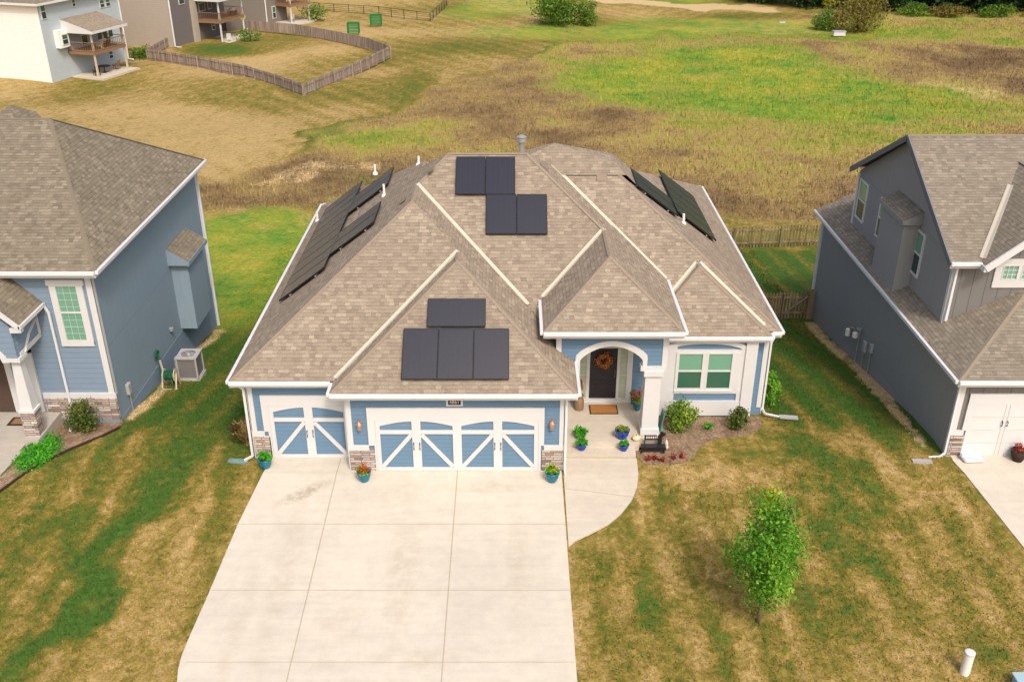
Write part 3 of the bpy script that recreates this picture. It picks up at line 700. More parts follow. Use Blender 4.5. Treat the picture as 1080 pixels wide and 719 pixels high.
garage_door(-4.06,.79,1.81,24.5,4,None)
t=MB()
t.box(-7.58,25.155,.97,-7.375,25.21,2.22); t.box(-7.45,25.15,-.03,-7.375,25.21,.97); t.box(-7.58,25.15,1.875,-4.93,25.21,2.24); t.box(-4.975,25.15,-.03,-4.93,25.21,1.875)
t.box(-4.29,24.455,.92,-4.065,24.51,2.21); t.box(-4.12,24.45,-.03,-4.065,24.51,.92); t.box(.795,24.455,.92,.96,24.51,2.21); t.box(.795,24.45,-.03,.87,24.51,.92)
t.box(-4.29,24.445,1.815,.96,24.51,2.23)
t.build('door_surround',M['white'],H)
t=MB(); t.box(-7.38,25.1,.02,-4.97,25.2,.035); t.box(-4.08,24.4,.02,.8,24.5,.035); t.build('threshold',M['walk'],H)
# number sign
sg=MB().box(-1.93,24.45,2.30,-1.44,24.5,2.6).build('sign_board',M['white'],H)
MB().box(-1.87,24.435,2.35,-1.5,24.452,2.53).build('number_plaque',M['matdark'],sg)
def text(s_,size,loc,rot,mat,parent,name='house_number',ext=.004):
    cu=bpy.data.curves.new(name,'FONT'); cu.body=s_; cu.size=size; cu.extrude=ext; cu.align_x='CENTER'; cu.align_y='CENTER'
    o=bpy.data.objects.new('t',cu); col.objects.link(o); bpy.context.view_layer.update()
    me=bpy.data.meshes.new_from_object(o); bpy.data.objects.remove(o)
    me.name=name; me.materials.clear(); me.materials.append(mat); q=bpy.data.objects.new(name,me); col.objects.link(q)
    q.parent=parent; r=toproot(parent); q.location=Vector(loc)-r.location; q.rotation_euler=rot; return q
text('4861',.15,(-1.685,24.43,2.44),(R(90),0,0),M['white'],sg)
# lanterns
def lantern(x,Y,z,par=H,s=1):
    m=MB(); m.box(x-.06*s,Y-.02,z-.1*s,x+.06*s,Y,z+.14*s); m.bar((x,Y-.02,z+.1*s),(x,Y-.13*s,z+.16*s),.02,.02)
    o=m.build('wall_lantern',M['copper'],par)
    m=MB(); m.lathe((x,Y-.13*s,z-.14*s),[(.03*s,0),(.06*s,.02*s),(.075*s,.2*s),(.085*s,.21*s),(.02*s,.29*s),(.01*s,.31*s)],8); m.build('lantern_body',M['copper'],o)
lantern(-4.52,24.5,1.65); lantern(1.18,24.5,1.68)
# bay: white boards framing two double hung windows
t=MB(); yb=27.95; yf=27.9
t.box(4.73,yf,-.12,5.12,yb+.01,2.74); t.box(5.12,yf+.003,.0,5.37,yb+.01,2.5); t.box(7.45,yf+.003,0,7.6,yb+.01,2.5); t.box(7.6,yf-.05,-.12,7.98,yb+.01,2.74)
t.box(5.12,yf-.01,-.12,7.6,yb+.01,.44); t.box(5.12,yf-.003,.72,7.6,yb+.01,.9)
cx=6.3; oa=[]; ia=[]
for k in range(21):
    u=-1+2*k/20; oa.append((cx+u*1.32,2.42+.3*math.sqrt(max(0,1-u*u*.96)))); ia.append((cx+u*1.22,2.3+.28*math.sqrt(max(0,1-u*u*.96))))
t.band(oa,ia,yf-.02,yb+.01); t.box(5.12,yf-.005,2.24,7.6,yb+.01,2.36)
t.build('bay_trim',M['white'],H)
def dh_window(x0,x1,z0,z1,Y,par,fr=.06,mid=None,low='glass_low',grid=None,upg='glass',gw=.01):
    f=MB(); yf=Y-.055
    f.box(x0,yf,z0,x0+fr,Y+.0,z1); f.box(x1-fr,yf,z0,x1,Y,z1); f.box(x0+fr,yf+.002,z0,x1-fr,Y,z0+fr); f.box(x0+fr,yf+.002,z1-fr,x1-fr,Y,z1)
    mid=(z0+z1)/2 if mid is None else mid
    if mid: f.box(x0+fr,yf+.004,mid-.025,x1-fr,Y,mid+.025)
    if grid:
        nx_,nz_=grid
        for i in range(1,nx_): x=x0+fr+(x1-x0-2*fr)*i/nx_; f.box(x-gw,yf+.02,z0+fr,x+gw,yf+.03,z1-fr)
        for i in range(1,nz_): z=z0+fr+(z1-z0-2*fr)*i/nz_; f.box(x0+fr,yf+.021,z-gw,x1-fr,yf+.031,z+gw)
    o=f.build('window',M['white'],par)
    if mid:
        MB().box(x0+fr,Y-.02,mid+.025,x1-fr,Y-.005,z1-fr).build('pane',M[upg],o)
        MB().box(x0+fr,Y-.018,z0+fr,x1-fr,Y-.005,mid-.025).build('pane',M[low],o)
    else: MB().box(x0+fr,Y-.02,z0+fr,x1-fr,Y-.005,z1-fr).build('pane',M[upg],o)
    return o
dh_window(5.4,6.28,.87,2.27,27.93,H,mid=1.58); dh_window(6.36,7.24,.87,2.27,27.93,H,mid=1.58)
t=MB(); t.box(5.36,27.86,.8,7.3,27.93,.87); t.box(6.28,27.88,.87,6.36,27.93,2.27); t.box(7.24,27.88,.87,7.45,27.93,2.27); t.box(5.36,27.875,.87,5.4,27.93,2.27); t.build('window_sill',M['white'],H)
# entry: door, sidelights, frame
YD=28.15; fz=.3
e=MB(); 
for x0,x1 in ((2.2,2.26),(2.46,2.57),(3.47,3.56),(3.80,3.98)): e.box(x0,YD-.06,fz,x1,YD+.0,2.36)
e.box(2.2,YD-.065,2.32,3.98,YD,2.44); e.box(2.2,YD-.1,fz,3.98,YD,fz+.12)
e.build('door_frame',M['white'],H)
d=MB().box(2.57,YD-.03,fz+.12,3.47,YD-.005,2.32)
d=d.build('front_door',M['door'],H)
p=MB()
for (z0,z1) in ((.55,.98),(1.1,2.2)):
    for (a,b,c_,d_) in ((2.7,z0,3.34,z0+.03),(2.7,z1-.03,3.34,z1),(2.7,z0,2.73,z1),(3.31,z0,3.34,z1)): p.box(a,YD-.042,b,c_,YD-.031,d_)
p.build('door_moulding',M['door'],d); MB().tube([(3.4,YD-.04,1.25),(3.4,YD-.09,1.25),(3.4,YD-.09,1.5),(3.4,YD-.04,1.5)],.012,6).build('handle',M['gold'],d)
for x0,x1 in ((2.26,2.46),(3.56,3.8)):
    q=MB().box(x0,YD-.03,fz+.12,x1,YD-.005,2.32).build('sidelight',plain('sidelight glass',S(176,184,160),.2,.5,.15) if x0<3 else bpy.data.materials['sidelight glass'],H)
    k=MB(); [k.box(x0,YD-.04,z,x1,YD-.031,z+.015) for z in (.9,1.3,1.7,2.05)]; k.build('muntin',M['white'],q)
MB().tube([(4.25,YD-.01,1.5),(4.25,YD-.06,1.5)],.05,8).build('doorbell_light',M['metal'],H)
# porch slab and steps
p=MB(); p.box(1.56,25.55,-.3,3.98,28.14,.3); p.box(3.98,25.75,-.3,4.7,27.94,.28); p.build('porch_slab',M['walk'],H)
p=MB(); p.box(1.6,25.15,-.3,3.84,25.55,.165); p.build('porch_step',M['walk'],H)
# downspouts
def downspout(pts,par=H,r=.038,mat='whitegutter'):
    m=MB()
    for a,b in zip(pts,pts[1:]): m.bar(a,b,.07,.05,up=(0,1,.3))
    return m.build('downspout',M[mat],par)
downspout([(1.72,24.2,2.78),(1.6,24.42,2.55),(1.6,24.42,.1),(1.62,24.2,.04)])
downspout([(-8.25,25.0,2.78),(-8.02,25.1,2.5),(-8.02,25.1,.12),(-8.25,24.95,.06)])
downspout([(8.6,28.2,2.78),(8.47,28.18,2.5),(8.47,28.18,-.02),(8.5,27.9,-.06),(8.95,27.75,-.09)])
downspout([(1.78,26.0,2.7),(1.64,25.95,2.45),(1.64,25.95,.2)])
downspout([(.84,27.6,4.05),(.84,27.75,3.85),(.84,27.85,3.75)])
# roof penetrations
def pipe(x,y,z,h,par,r=.045,mat='lead'):
    o=MB().tube([(x,y,z-.1),(x,y,z+h)],r,10).build('vent_pipe',M[mat],par); MB().lathe((x,y,z-.06),[(.11,0),(.1,.07),(.05,.12)],10).build('pipe_flashing',M['lead'],o)
pipe(-5.62,38.6,4.97,.36,rf); pipe(-4.6,33.47,5.72,.42,rf); pipe(-8.05,38.0,3.13,.38,rf); pipe(-3.4,34.4,6.6,.3,rf); pipe(6.15,32.95,4.87,.34,rf)
fl=MB().tube([(.33,33.2,7.0),(.33,33.2,7.78)],.1,14).build('chimney_flue',M['metal'],rf)
MB().lathe((.33,33.2,7.74),[(.12,0),(.17,.03),(.17,.13),(.13,.15),(.17,.17),(.17,.2),(.05,.26)],14).build('flue_cap',M['metal'],fl)
def boxvent(x,y,z,dx,dy):
    d=Vector((dx,dy,0)).normalized(); s=Vector((-d.y,d.x,0)); m=MB(); up=Vector((-d.x*.6,-d.y*.6,.8))
    m.obox(Vector((x,y,z+.04)),s*.19,(d*.8-Vector((0,0,.6)))*.11,up*.045); m.build('roof_vent',M['ventbrown'],rf,bevel=.02)
boxvent(-2.75,31.9,zf(5.6),-1,0); boxvent(-3.6,30.6,zf(4.75),-1,0); boxvent(1.1,32.45,zf(5.55),1,0); boxvent(3.15,32.9,zf(4.8),0,-1)
# solar arrays: 3 rows of slope directions
def pv(orig,u,v,w,h):      # orig = lower left corner on roof plane, u along eave, v up slope (unit), sizes
    o_=Vector(orig); u=Vector(u).normalized(); v=Vector(v).normalized(); n=u.cross(v).normalized()
    if n.z<0: n=-n
    c=o_+u*w/2+v*h/2+n*.11
    p=MB().obox(c,u*(w/2-.004),v*(h/2-.004),n*.018).build('solar_panel',M['pv'],rf)
    f=MB()
    for s in (-1,1):
        f.obox(c+u*s*(w/2-.014),u*.012,v*(h/2-.003),n*.022); f.obox(c+v*s*(h/2-.014),u*(w/2-.026),v*.012,n*.0215)
    f.build('frame',M['pvframe'],p)
    g_=MB()
    k=6 if w<h else 10
    for i in range(1,k): g_.obox(c+u*(-w/2+w*i/k)+n*.0185,u*.0035,v*(h/2-.03),n*.001)
    g_.build('cell_lines',M['pvline'],p)
    r=MB(); 
    for s in (-.28,.28): r.obox(o_+u*w/2+v*h*(.5+s)+n*.05,u*w/2,v*.02,n*.03)
    r.build('mounting_rail',M['metal'],p)
L1=1.25  # slope length per plan metre
vs=(0,.8,.6)
for k in range(3): pv((-3.2+1.04*k,24.42,zf(.32)),(1,0,0),vs,1.038,1.64)
pv((-2.52,25.78,zf(1.68)),(1,0,0),vs,1.74,.94)
for k in range(2): pv((-1.9+1.01*k,31.17,zf(4.72)),(1,0,0),vs,1.0,1.54)
for k in range(2): pv((-.86+1.02*k,29.92,zf(3.47)),(1,0,0),vs,1.01,1.56)
# left plane: rows run along y
ul=(0,1,0); vl=(.8,0,.6)
def pvl(x,y,w,h): pv((x,y,zf(x+8.33)),ul,vl,w,h)
ya=29.2
for k in range(5): pvl(-7.5+0.0,ya+k*1.86,1.85,1.0) if False else None
for k in range(9): pvl(-7.64,29.15+k*1.02,1.018,2.0)
for y in (30.25,31.28,34.35,35.38): pvl(-6.05,y,1.02,1.95)
ur=(0,1,0); vr=(-.8,0,.6)
def pvr(x,y,w,h): pv((x,y,zf(8.75-x)),ur,vr,w,h)
for k in range(5): pvr(7.45,33.45+k*1.02,1.01,1.9)
for k in range(2): pvr(5.85,32.75+k*1.02,1.01,1.9)

# ------------------------------------------------------------------ left neighbour
LH=thing('house',(-16,30,0),'two storey slate blue house with grey brown roof at the left edge','house')
ez=5.45
ma=dict(rect=(-24,27.1,-12.65,38.9),pl=[(0,.54,ez-.54*27.1),(0,-.54,ez+.54*38.9),(-1.0,0,ez+12.65*-1.0)])
mb_=dict(rect=(-22,32.5,-16.8,36),pl=[(-1.3,0,8.62-1.3*18.1),(.62,0,8.62+.62*18.1),(0,.7,8.62-.7*35),(0,-.5,8.62+.5*35)])
lr=roof('roof',[ma,mb_],M['shingle_l'],LH)
gutter_run(lr,[(-24,27.1),(-12.65,27.1),(-12.65,38.9),(-24,38.9)],ez)
soffit(lr,[(-24,27.12,-12.67,27.6),(-13.1,27.6,-12.67,38.88)],ez)
apx=(-15.836,33.0,8.636)
caps(lr,[((-12.65,27.1,ez),apx),((-12.65,38.9,ez),apx),(apx,(-24,33,8.636))],M['cap_d'])
walls_box('side_wall',[(-13.3,27.56,-3,-13.0,38.5,5.26)],M['lblue'],LH)
walls_box('wall',[(-24,27.5,-3,-13.01,38.49,5.25)],M['lbluefront'],LH)
t=MB(); t.box(-13.19,27.47,.9,-12.97,27.52,5.25); t.box(-12.995,27.47,.9,-12.965,27.62,5.25); t.box(-15.35,27.45,.82,-12.97,27.52,1.0); t.box(-15.35,27.46,5.1,-12.97,27.51,5.25)
t.box(-13.02,38.35,-2.4,-12.97,38.52,5.25)
# window casing
t.box(-14.34,27.455,2.75,-14.17,27.51,4.85); t.box(-13.47,27.455,2.75,-13.3,27.51,4.85); t.box(-14.34,27.45,2.72,-13.3,27.51,2.9); t.box(-14.4,27.44,4.83,-13.24,27.51,5.02)
t.build('trim',M['white'],LH)
dh_window(-14.17,-13.47,2.9,4.83,27.5,LH,fr=.035,mid=3.9,low='glass',grid=(3,8),gw=.004)
walls_box('stone_veneer',[(-15.35,27.44,.02,-12.98,27.51,.82),(-12.995,27.44,-.25,-12.96,27.5,.82)],M['stone'],LH)
walls_box('foundation',[(-13.02,27.53,-3,-12.985,38.5,-.05),(-15.3,27.46,-.6,-12.99,27.52,.02)],plain('painted foundation',S(122,140,158),.85,.1,.08),LH)
# side chase with its own little roof
ch=MB().box(-13.0,32.2,-.1,-12.3,34.3,3.2).box(-13.0,32.6,-2.5,-12.35,34.3,-.1) if False else MB().box(-13.0,32.2,.05,-12.3,36.4,3.2)
ch=MB().box(-13.0,34.15,.05,-12.35,36.1,2.85).build('chase',M['lblue'],LH)
cr=MB(); cr.prismX([(0,0)],0,0) if False else None
q=MB(); A=[(-13.0,33.95,3.45),(-13.0,36.3,3.45),(-12.22,36.3,2.95),(-12.22,33.95,2.95)]; q.poly(A); q.build('chase_roof',M['shingle_l'],LH,keepn=True)
q=MB(); q.box(-12.26,33.9,2.78,-12.2,36.34,2.95); q.prismY([(-13,2.8),(-12.22,2.8),(-12.22,2.94),(-13,3.44)],33.91,33.95); q.prismY([(-13,2.8),(-12.22,2.8),(-12.22,2.94),(-13,3.44)],36.3,36.34); q.build('chase_fascia',M['lblue'],LH)
# porch: gable roof, arch, column, stone pier, door
px0=-18.75; pxr=-14.65; pe=4.25; pxm=(px0+pxr)/2
pr_=MB(); pt=pe+(pxr-pxm)
pr_.poly([(pxr,25.85,pe),(pxr,27.5,pe),(pxm,27.5,pt),(pxm,25.85,pt)]); pr_.poly([(px0,25.85,pe),(pxm,25.85,pt),(pxm,27.5,pt),(px0,27.5,pe)])
po=pr_.build('porch_roof',M['shingle_l'],LH,keepn=True)
t=MB(); 
t.prismY([(pxr+.02,pe-.03),(pxr+.02,pe-.22),(pxm,pt-.24),(pxm,pt-.02)],25.8,25.86); t.prismY([(px0-.02,pe-.03),(px0-.02,pe-.22),(pxm,pt-.24),(pxm,pt-.02)],25.8,25.86)
t.box(pxr-.02,25.8,pe-.12,pxr+.07,27.48,pe-.01); t.box(pxr-.3,25.82,pe-.25,pxr+.03,26.0,pe-.1)
t.build('porch_fascia',M['white'],po)
w=MB(); w.prismY([(px0+.3,3.1),(pxr-.35,3.1),(pxr-.35,pe-.1),(pxm,pt-.45),(px0+.3,pe-.1)],25.95,26.1); w.box(-15.08,26.1,3.05,-14.98,27.5,4.2); w.build('porch_wall',M['lbluefront'],LH)
t=MB(); a=[(-14.95+0,0)]
oc=[]; ic=[]
for k in range(13):
    an=math.pi*k/12; oc.append((-16.55+1.25*math.cos(an),2.95+.75*math.sin(an))); ic.append((-16.55+1.08*math.cos(an),2.95+.58*math.sin(an)))
t.band(oc,ic,25.91,26.12); t.box(-15.4,25.92,2.95,-14.93,26.4,3.08); t.box(-14.985,26.1,3.05,-14.95,27.5,3.2)
t.bar((-14.96,26.35,3.1),(-14.96,26.8,3.5),.03,.1,up=(1,0,0)); t.bar((-14.96,26.8,3.5),(-14.96,27.4,3.75),.03,.1,up=(1,0,0)); t.bar((-14.96,27.45,3.2),(-14.96,27.45,4.1),.04,.1,up=(1,0,0))
t.build('arch_trim',M['white'],LH)
c=MB(); taper(c,-15.17,26.2,1.2,3.0,.2,.12); c.box(-15.42,25.95,1.13,-14.92,26.45,1.22); c.build('column',M['white'],LH)
walls_box('stone_pier',[(-15.4,25.97,0,-14.94,26.43,1.13)],M['stone'],LH)
walls_box('porch_slab',[(-19,25.75,-.3,-14.9,27.5,.28),(-19,25.4,-.3,-15.35,25.75,.14)],M['greyconc'],LH)
e=MB(); e.box(-16.35,27.42,.3,-16.2,27.5,2.65); e.box(-15.72,27.42,.3,-15.4,27.5,2.75); e.box(-17.9,27.42,2.5,-15.4,27.5,2.75); e.box(-17.45,27.42,.3,-17.35,27.5,2.5); e.build('door_frame',M['white'],LH)
d=MB().box(-17.35,27.44,.3,-16.35,27.5,2.5).build('front_door',M['browndoor'],LH); MB().tube([(-17.25,27.43,1.2),(-17.25,27.37,1.2),(-17.25,27.37,1.45)],.014,6).build('handle',M['metal'],d)
dh_window(-16.2,-15.72,.35,2.5,27.48,LH,fr=.05,mid=0,grid=(2,5),upg='glass')
downspout([(-14.62,27.44,4.15),(-14.5,27.42,3.9),(-14.5,27.42,.35),(-14.4,27.0,.1),(-14.3,26.6,.06)],LH)
downspout([(-12.7,38.7,5.3),(-12.93,38.45,5.0),(-12.93,38.45,-2.1),(-12.6,38.6,-2.15)],LH)
# fittings on the side wall
def meterbox(x,y,z,gz,sgn,par,w=.12,h=.2,pipe_mat='metal'):
    b=MB().box(x,y-w,z-h,x+sgn*.12,y+w,z+h).build('meter_box',M['greymetal'],par,bevel=.02)
    MB().tube([(x+sgn*.06,y,z-h),(x+sgn*.06,y,gz)],.022,6).build('conduit',M['metal'],b); return b
meterbox(-13,28.42,.62,-.3,1,LH); 
MB().lathe((-12.95,33.0,.5),[(.02,0),(.09,.02),(.09,.14),(.03,.17)],10).build('wall_vent',M['metal'],LH)
v=MB(); v.box(-13.0,36.7,1.0,-12.92,37.1,1.45); v.build('wall_vent',M['greymetal'],LH)

# ------------------------------------------------------------------ right neighbour
RH=thing('house',(18,30,0),'dark grey two storey house with white garage door at the right edge','house')
e1=2.87; e2=5.45
msk=dict(rect=(13.2,24.95,26,40.1),pl=[(.5,0,e1-.5*13.2),(0,.5,e1-.5*24.95),(0,0,4.36)])
mup=dict(rect=(13.6,27.85,30,37.85),pl=[(0,.53,e2-.53*27.85),(0,-.53,e2+.53*37.85)])
mcg=dict(rect=(14.55,27.5,19.6,33),pl=[(.82,0,e2-.82*14.55),(-.82,0,e2+.82*19.6)])
rr=roof('roof',[mup,mcg],M['shingle_r'],RH); rr2=roof('lower_roof',[msk],M['shingle_r'],RH)
gutter_run(rr2,[(13.2,40.1),(13.2,24.95),(26,24.95)],e1); soffit(rr2,[(13.22,24.97,13.6,40.08),(13.6,24.97,26,25.4)],e1)
gutter_run(rr,[(13.6,27.85),(14.55,27.85)],e2); 
zr=e2+.53*5
t=MB()
for (a,b) in (((13.6,27.85,e2),(13.6,32.85,zr)),((13.6,37.85,e2),(13.6,32.85,zr))): t.bar(Vector(a)+Vector((0,0,-.1)),Vector(b)+Vector((0,0,-.1)),.05,.2)
t.build('rake_board',plain('grey rake paint',S(112,114,118),.7,.2,.06),rr)
t=MB()
zc=e2+.82*2.525
for (a,b) in (((14.55,27.5,e2),(17.075,27.5,zc)),((19.6,27.5,e2),(17.075,27.5,zc))): t.bar(Vector(a)+Vector((0,0,-.1)),Vector(b)+Vector((0,0,-.1)),.06,.22)
t.box(14.5,27.5,e2-.2,14.62,27.9,e2-.02); t.build('gable_trim',M['white'],rr)
strip3(rr,'valley_flashing',(14.6,27.95,e2+.05),(16.4,27.85+1.85*.82/.53,e2+.82*1.85),plain('valley metal grey',S(176,168,154),.5,.4,.08),.2)
caps(rr,[((13.6,32.85,zr),(17,32.85,zr)),((17,32.85,zr),(30,32.85,zr)),((17.075,27.5,zc),(17.075,31.7,zc))],M['cap_r'])
caps(rr2,[((13.2,24.95,e1),(16.18,27.93,4.36)),((16.18,27.93,4.36),(26,27.93,4.36))],M['cap_r'])
walls_box('side_wall',[(13.5,25.36,-3,13.8,39.7,2.7),(13.9,28.24,2.5,14.2,37.53,5.4)],M['rgrey'],RH)
g_=MB(); g_.prismX([(28.24,5.35),(37.53,5.35),(37.53,5.42),(32.85,zr-.08),(28.24,5.56)],13.905,14.2); g_.build('gable_wall',M['rgrey'],RH)
walls_box('wall',[(13.51,25.3,-3,26,39.69,2.68),(13.91,28.2,2.45,26,37.5,5.38)],M['rgreyfront'],RH)
g_=MB(); g_.prismY([(14.62,5.3),(19.5,5.3),(17.075,zc-.12)],28.19,28.3); g_.build('gable_wall',M['rgreyfront'],RH)
t=MB(); t.box(13.89,28.17,3.1,14.05,28.22,5.3); t.box(13.875,28.17,3.1,13.905,28.32,5.3)
t.box(13.49,25.27,.95,13.64,25.32,2.68); t.box(13.475,25.27,-.2,13.505,25.45,2.68); t.box(13.49,25.26,.77,13.88,25.32,.95)
t.box(13.81,25.255,.95,14.02,25.32,2.23); t.box(13.93,25.25,-.05,14.02,25.32,.95); t.box(13.81,25.25,1.87,17.2,25.32,2.24)
t.box(13.875,37.45,3.0,13.905,37.6,5.3); t.box(13.47,39.6,-2.5,13.505,39.72,2.68)
t.box(15.2,28.15,4.45,16.9,28.2,4.74); t.box(15.2,28.15,5.2,16.9,28.2,5.42); t.box(15.2,28.15,4.74,15.46,28.2,5.2); t.box(15.92,28.15,4.74,16.06,28.2,5.2); t.box(16.55,28.15,4.74,16.9,28.2,5.2)
t.build('trim',M['white'],RH)
dh_window(15.44,15.94,4.72,5.22,28.19,RH,fr=.03,mid=0,grid=(3,3)); dh_window(16.04,16.56,4.72,5.22,28.19,RH,fr=.03,mid=0,grid=(3,3))
def side_window(y0,y1,z0,z1,X,par,sgn=-1,fr=.08,low='glass_dark'):
    f=MB(); a,b=X,X+sgn*.05
    f.box(a,y0,z0,b,y0+fr,z1); f.box(a,y1-fr,z0,b,y1,z1); f.box(a,y0+fr,z0,b-sgn*.002,y1-fr,z0+fr); f.box(a,y0+fr,z1-fr,b-sgn*.002,y1-fr,z1); zm=(z0+z1)/2; f.box(a,y0+fr,zm-.03,b-sgn*.004,y1-fr,zm+.03)
    o=f.build('window',M['white'],par); MB().box(a,y0+fr,zm+.03,a+sgn*.02,y1-fr,z1-fr).build('pane',M['glass'],o); MB().box(a,y0+fr,z0+fr,a+sgn*.02,y1-fr,zm-.03).build('pane',M[low],o)
for y0,y1,z0,z1 in ((36.3,37.25,3.6,5.2),(33.95,34.85,3.68,5.22),(30.55,31.45,3.72,5.3)): side_window(y0,y1,z0,z1,13.9,RH)
MB().box(13.35,31.15,2.9,13.9,33.3,5.5).build('chase',M['rgrey'],RH)
q=MB(); q.poly([(13.27,31.05,5.62),(13.9,31.05,5.95),(13.9,33.4,5.95),(13.27,33.4,5.62)]); q.build('chase_roof',M['shingle_r'],RH,keepn=True)
q=MB(); q.box(13.25,31.05,5.48,13.29,33.4,5.62); q.prismY([(13.27,5.48),(13.9,5.48),(13.9,5.94),(13.27,5.61)],31.03,31.06); q.build('chase_fascia',M['rgrey'],RH)
d=MB().box(14.02,25.26,.03,17.0,25.31,1.87).build('garage_door',M['white'],RH)
k=MB()
for z in (.5,.95,1.42): k.box(14.02,25.254,z,17,25.262,z+.014)
for x in (14.98,15.1,15.9,16.0): k.box(x,25.253,.03,x+.02,25.263,1.87)
k.build('door_joint',plain('shadow groove',S(190,184,176),.8,.1,.03),d)
h=MB()
for sx in (-.07,.09): h.tube([(15.04+sx,25.25,1.12),(15.04+sx,25.2,1.15),(15.04+sx,25.2,1.27),(15.04+sx,25.25,1.3)],.016,6)
h.build('handle',M['black'],d)
walls_box('stone_veneer',[(13.505,25.24,-.05,13.93,25.31,.77)],M['stone'],RH)
walls_box('foundation',[(13.47,25.4,-3,13.51,39.68,-.0)],plain('grey foundation',S(86,88,92),.85,.1,.08),RH) if False else None
downspout([(13.3,25.0,2.75),(13.46,25.28,2.5),(13.46,25.28,.1),(13.3,25.2,.03),(12.95,25.2,.0)],RH)
downspout([(13.85,27.9,5.3),(13.98,28.12,5.1),(13.96,28.12,3.3)],RH)
downspout([(13.25,39.9,2.75),(13.46,39.75,2.5),(13.46,39.75,-1.9)],RH)
for (y,z,w_,hh) in ((32.8,-.05,.13,.22),(32.16,.2,.1,.18)): meterbox(13.5,y,z,g(13,y)-.1,-1,RH,w_,hh)
b=MB().lathe((13.36,33.7,-.12),[(.03,0),(.12,.02),(.12,.2),(.04,.24)],10).build('gas_meter',M['lead'],RH); MB().tube([(13.4,33.7,.0),(13.4,34.1,.12),(13.38,34.5,-.1)],.025,6).tube([(13.42,33.45,.35),(13.42,33.45,-1.3)],.025,6).build('conduit',M['metal'],b)
MB().lathe((13.36,34.5,-.45),[(.05,0),(.1,.03),(.1,.3),(.04,.34)],10).build('gas_regulator',M['lead'],RH)
MB().lathe((13.36,33.4,.35),[(.02,0),(.11,.01),(.11,.08),(.02,.1)],10).build('wall_vent',M['metal'],RH)

# ------------------------------------------------------------------ distant houses
def windowbox(par,x0,x1,z0,z1,y=0,n=2):
    f=MB(); f.box(x0,y-.08,z0,x1,y-.0,z1); o=f.build('window',M['white'],par,local=True)
    zm=(z0+z1)/2
    MB().box(x0+.09,y-.1,zm+.04,x1-.09,y-.079,z1-.09).build('pane',M['glass_low'],o,local=True); MB().box(x0+.09,y-.1,z0+.09,x1-.09,y-.079,zm-.04).build('pane',M['glass_dark'],o,local=True)
def deck(par,x0,x1,dep,zf_,zr_hi,zr_lo,roofm,post='white',gable='white'):
    d=MB().box(x0,-dep,zf_-.3,x1,-.02,zf_).build('deck',M['deckwood'],par,local=True)
    r=MB(); 
    for z in (zf_+.95,zf_+.1): r.box(x0,-dep,z,x1,-dep+.07,z+.06); r.box(x0,-dep+.07,z,x0+.07,-.03,z+.06); r.box(x1-.07,-dep+.07,z,x1,-.03,z+.06)
    n=int((x1-x0)/.3)
    for i in range(n+1): x=x0+(x1-x0-.05)*i/n; r.box(x,-dep+.01,zf_+.1,x+.03,-dep+.05,zf_+.95)
    n=int(dep/.3)
    for i in range(n): y=-dep+dep*i/n+.1; r.box(x0+.01,y,zf_+.1,x0+.05,y+.03,zf_+.95)
    r.build('railing',M['deckwood'],d,local=True)
    for x in (x0+.1,x1-.25): MB().box(x,-dep+.1,0,x+.17,-dep+.27,zr_lo-.05).build('post',M[post],d,local=True)
    q=MB(); q.poly([(x0-.3,.0,zr_hi),(x1+.3,.0,zr_hi),(x1+.3,-dep-.4,zr_lo),(x0-.3,-dep-.4,zr_lo)]); q.build('deck_roof',roofm,d,local=True,keepn=True)
    q=MB(); q.prismX([(0,zr_hi-.02),(-dep-.4,zr_lo-.02),(-dep-.4,zr_lo-.3),(0,zr_lo-.3)],x0-.3,x0-.25); q.box(x0-.25,-dep-.42,zr_lo-.3,x1+.3,-dep-.36,zr_lo-.02); q.build('deck_fascia',M[gable],d,local=True)
    furn=None
def patio(name,root,x0,x1,y0,y1,label): pass
def hiproof(par,x0,x1,y0,y1,ez,m,mat):
    ov=.5; mm=mass((x0-ov,y0-ov,x1+ov,y1+ov),ez,m,m,m,m); mb=MB()
    for P in roof_polys([mm]): mb.poly(P)
    r=mb.build('roof',mat,par,local=True,keepn=True)
    q=MB(); q.box(x0-ov-.1,y0-ov-.1,ez-.22,x1+ov+.1,y0-ov,ez); q.box(x0-ov-.1,y1+ov,ez-.22,x1+ov+.1,y1+ov+.1,ez); q.box(x0-ov-.1,y0-ov,ez-.22,x0-ov,y1+ov,ez); q.box(x1+ov,y0-ov,ez-.22,x1+ov+.1,y1+ov,ez)
    q.box(x0-ov,y0-ov,ez-.26,x1+ov,y1+ov,ez-.23); q.build('gutter',M['whitegutter'],r,local=True)
def farhouse(loc,rz,label,L,D,ht,cr_,cl,roofm):
    h=thing('house',loc,label,'house',rz=rz)
    MB().box(.02,0,-1.5,L,D,ht).build('wall',cr_,h,local=True); MB().box(0,.02,-1.5,.3,D-.02,ht-.01).box(-.03,.0,-1.5,.02,.12,ht-.02).build('end_wall',cl,h,local=True)
    hiproof(h,0,L,0,D,ht+.1,.5,roofm); return h
rzA=R(73.1)
m_=N('pale grey lap siding',.75,.2); 
M['h1r']=siding('pale siding with blue shade',S(176,186,190),.2,.05); M['h1l']=siding('off white siding',S(236,232,226),.2,.04)  # sunlit end wall and shaded long wall: light difference put into the colours
M['h2r']=siding('dark brown grey siding',S(112,106,104),.2,.06); M['h2l']=siding('taupe siding',S(172,160,146),.25,.05); M['h3r']=siding('warm grey siding',S(122,114,106),.22,.06)
h1=farhouse((-49.1,104.8,-5.56),rzA,'pale house with covered timber deck far behind at the top left',12.9,11,8.0,M['h1r'],M['h1l'],M['shingle_l'])
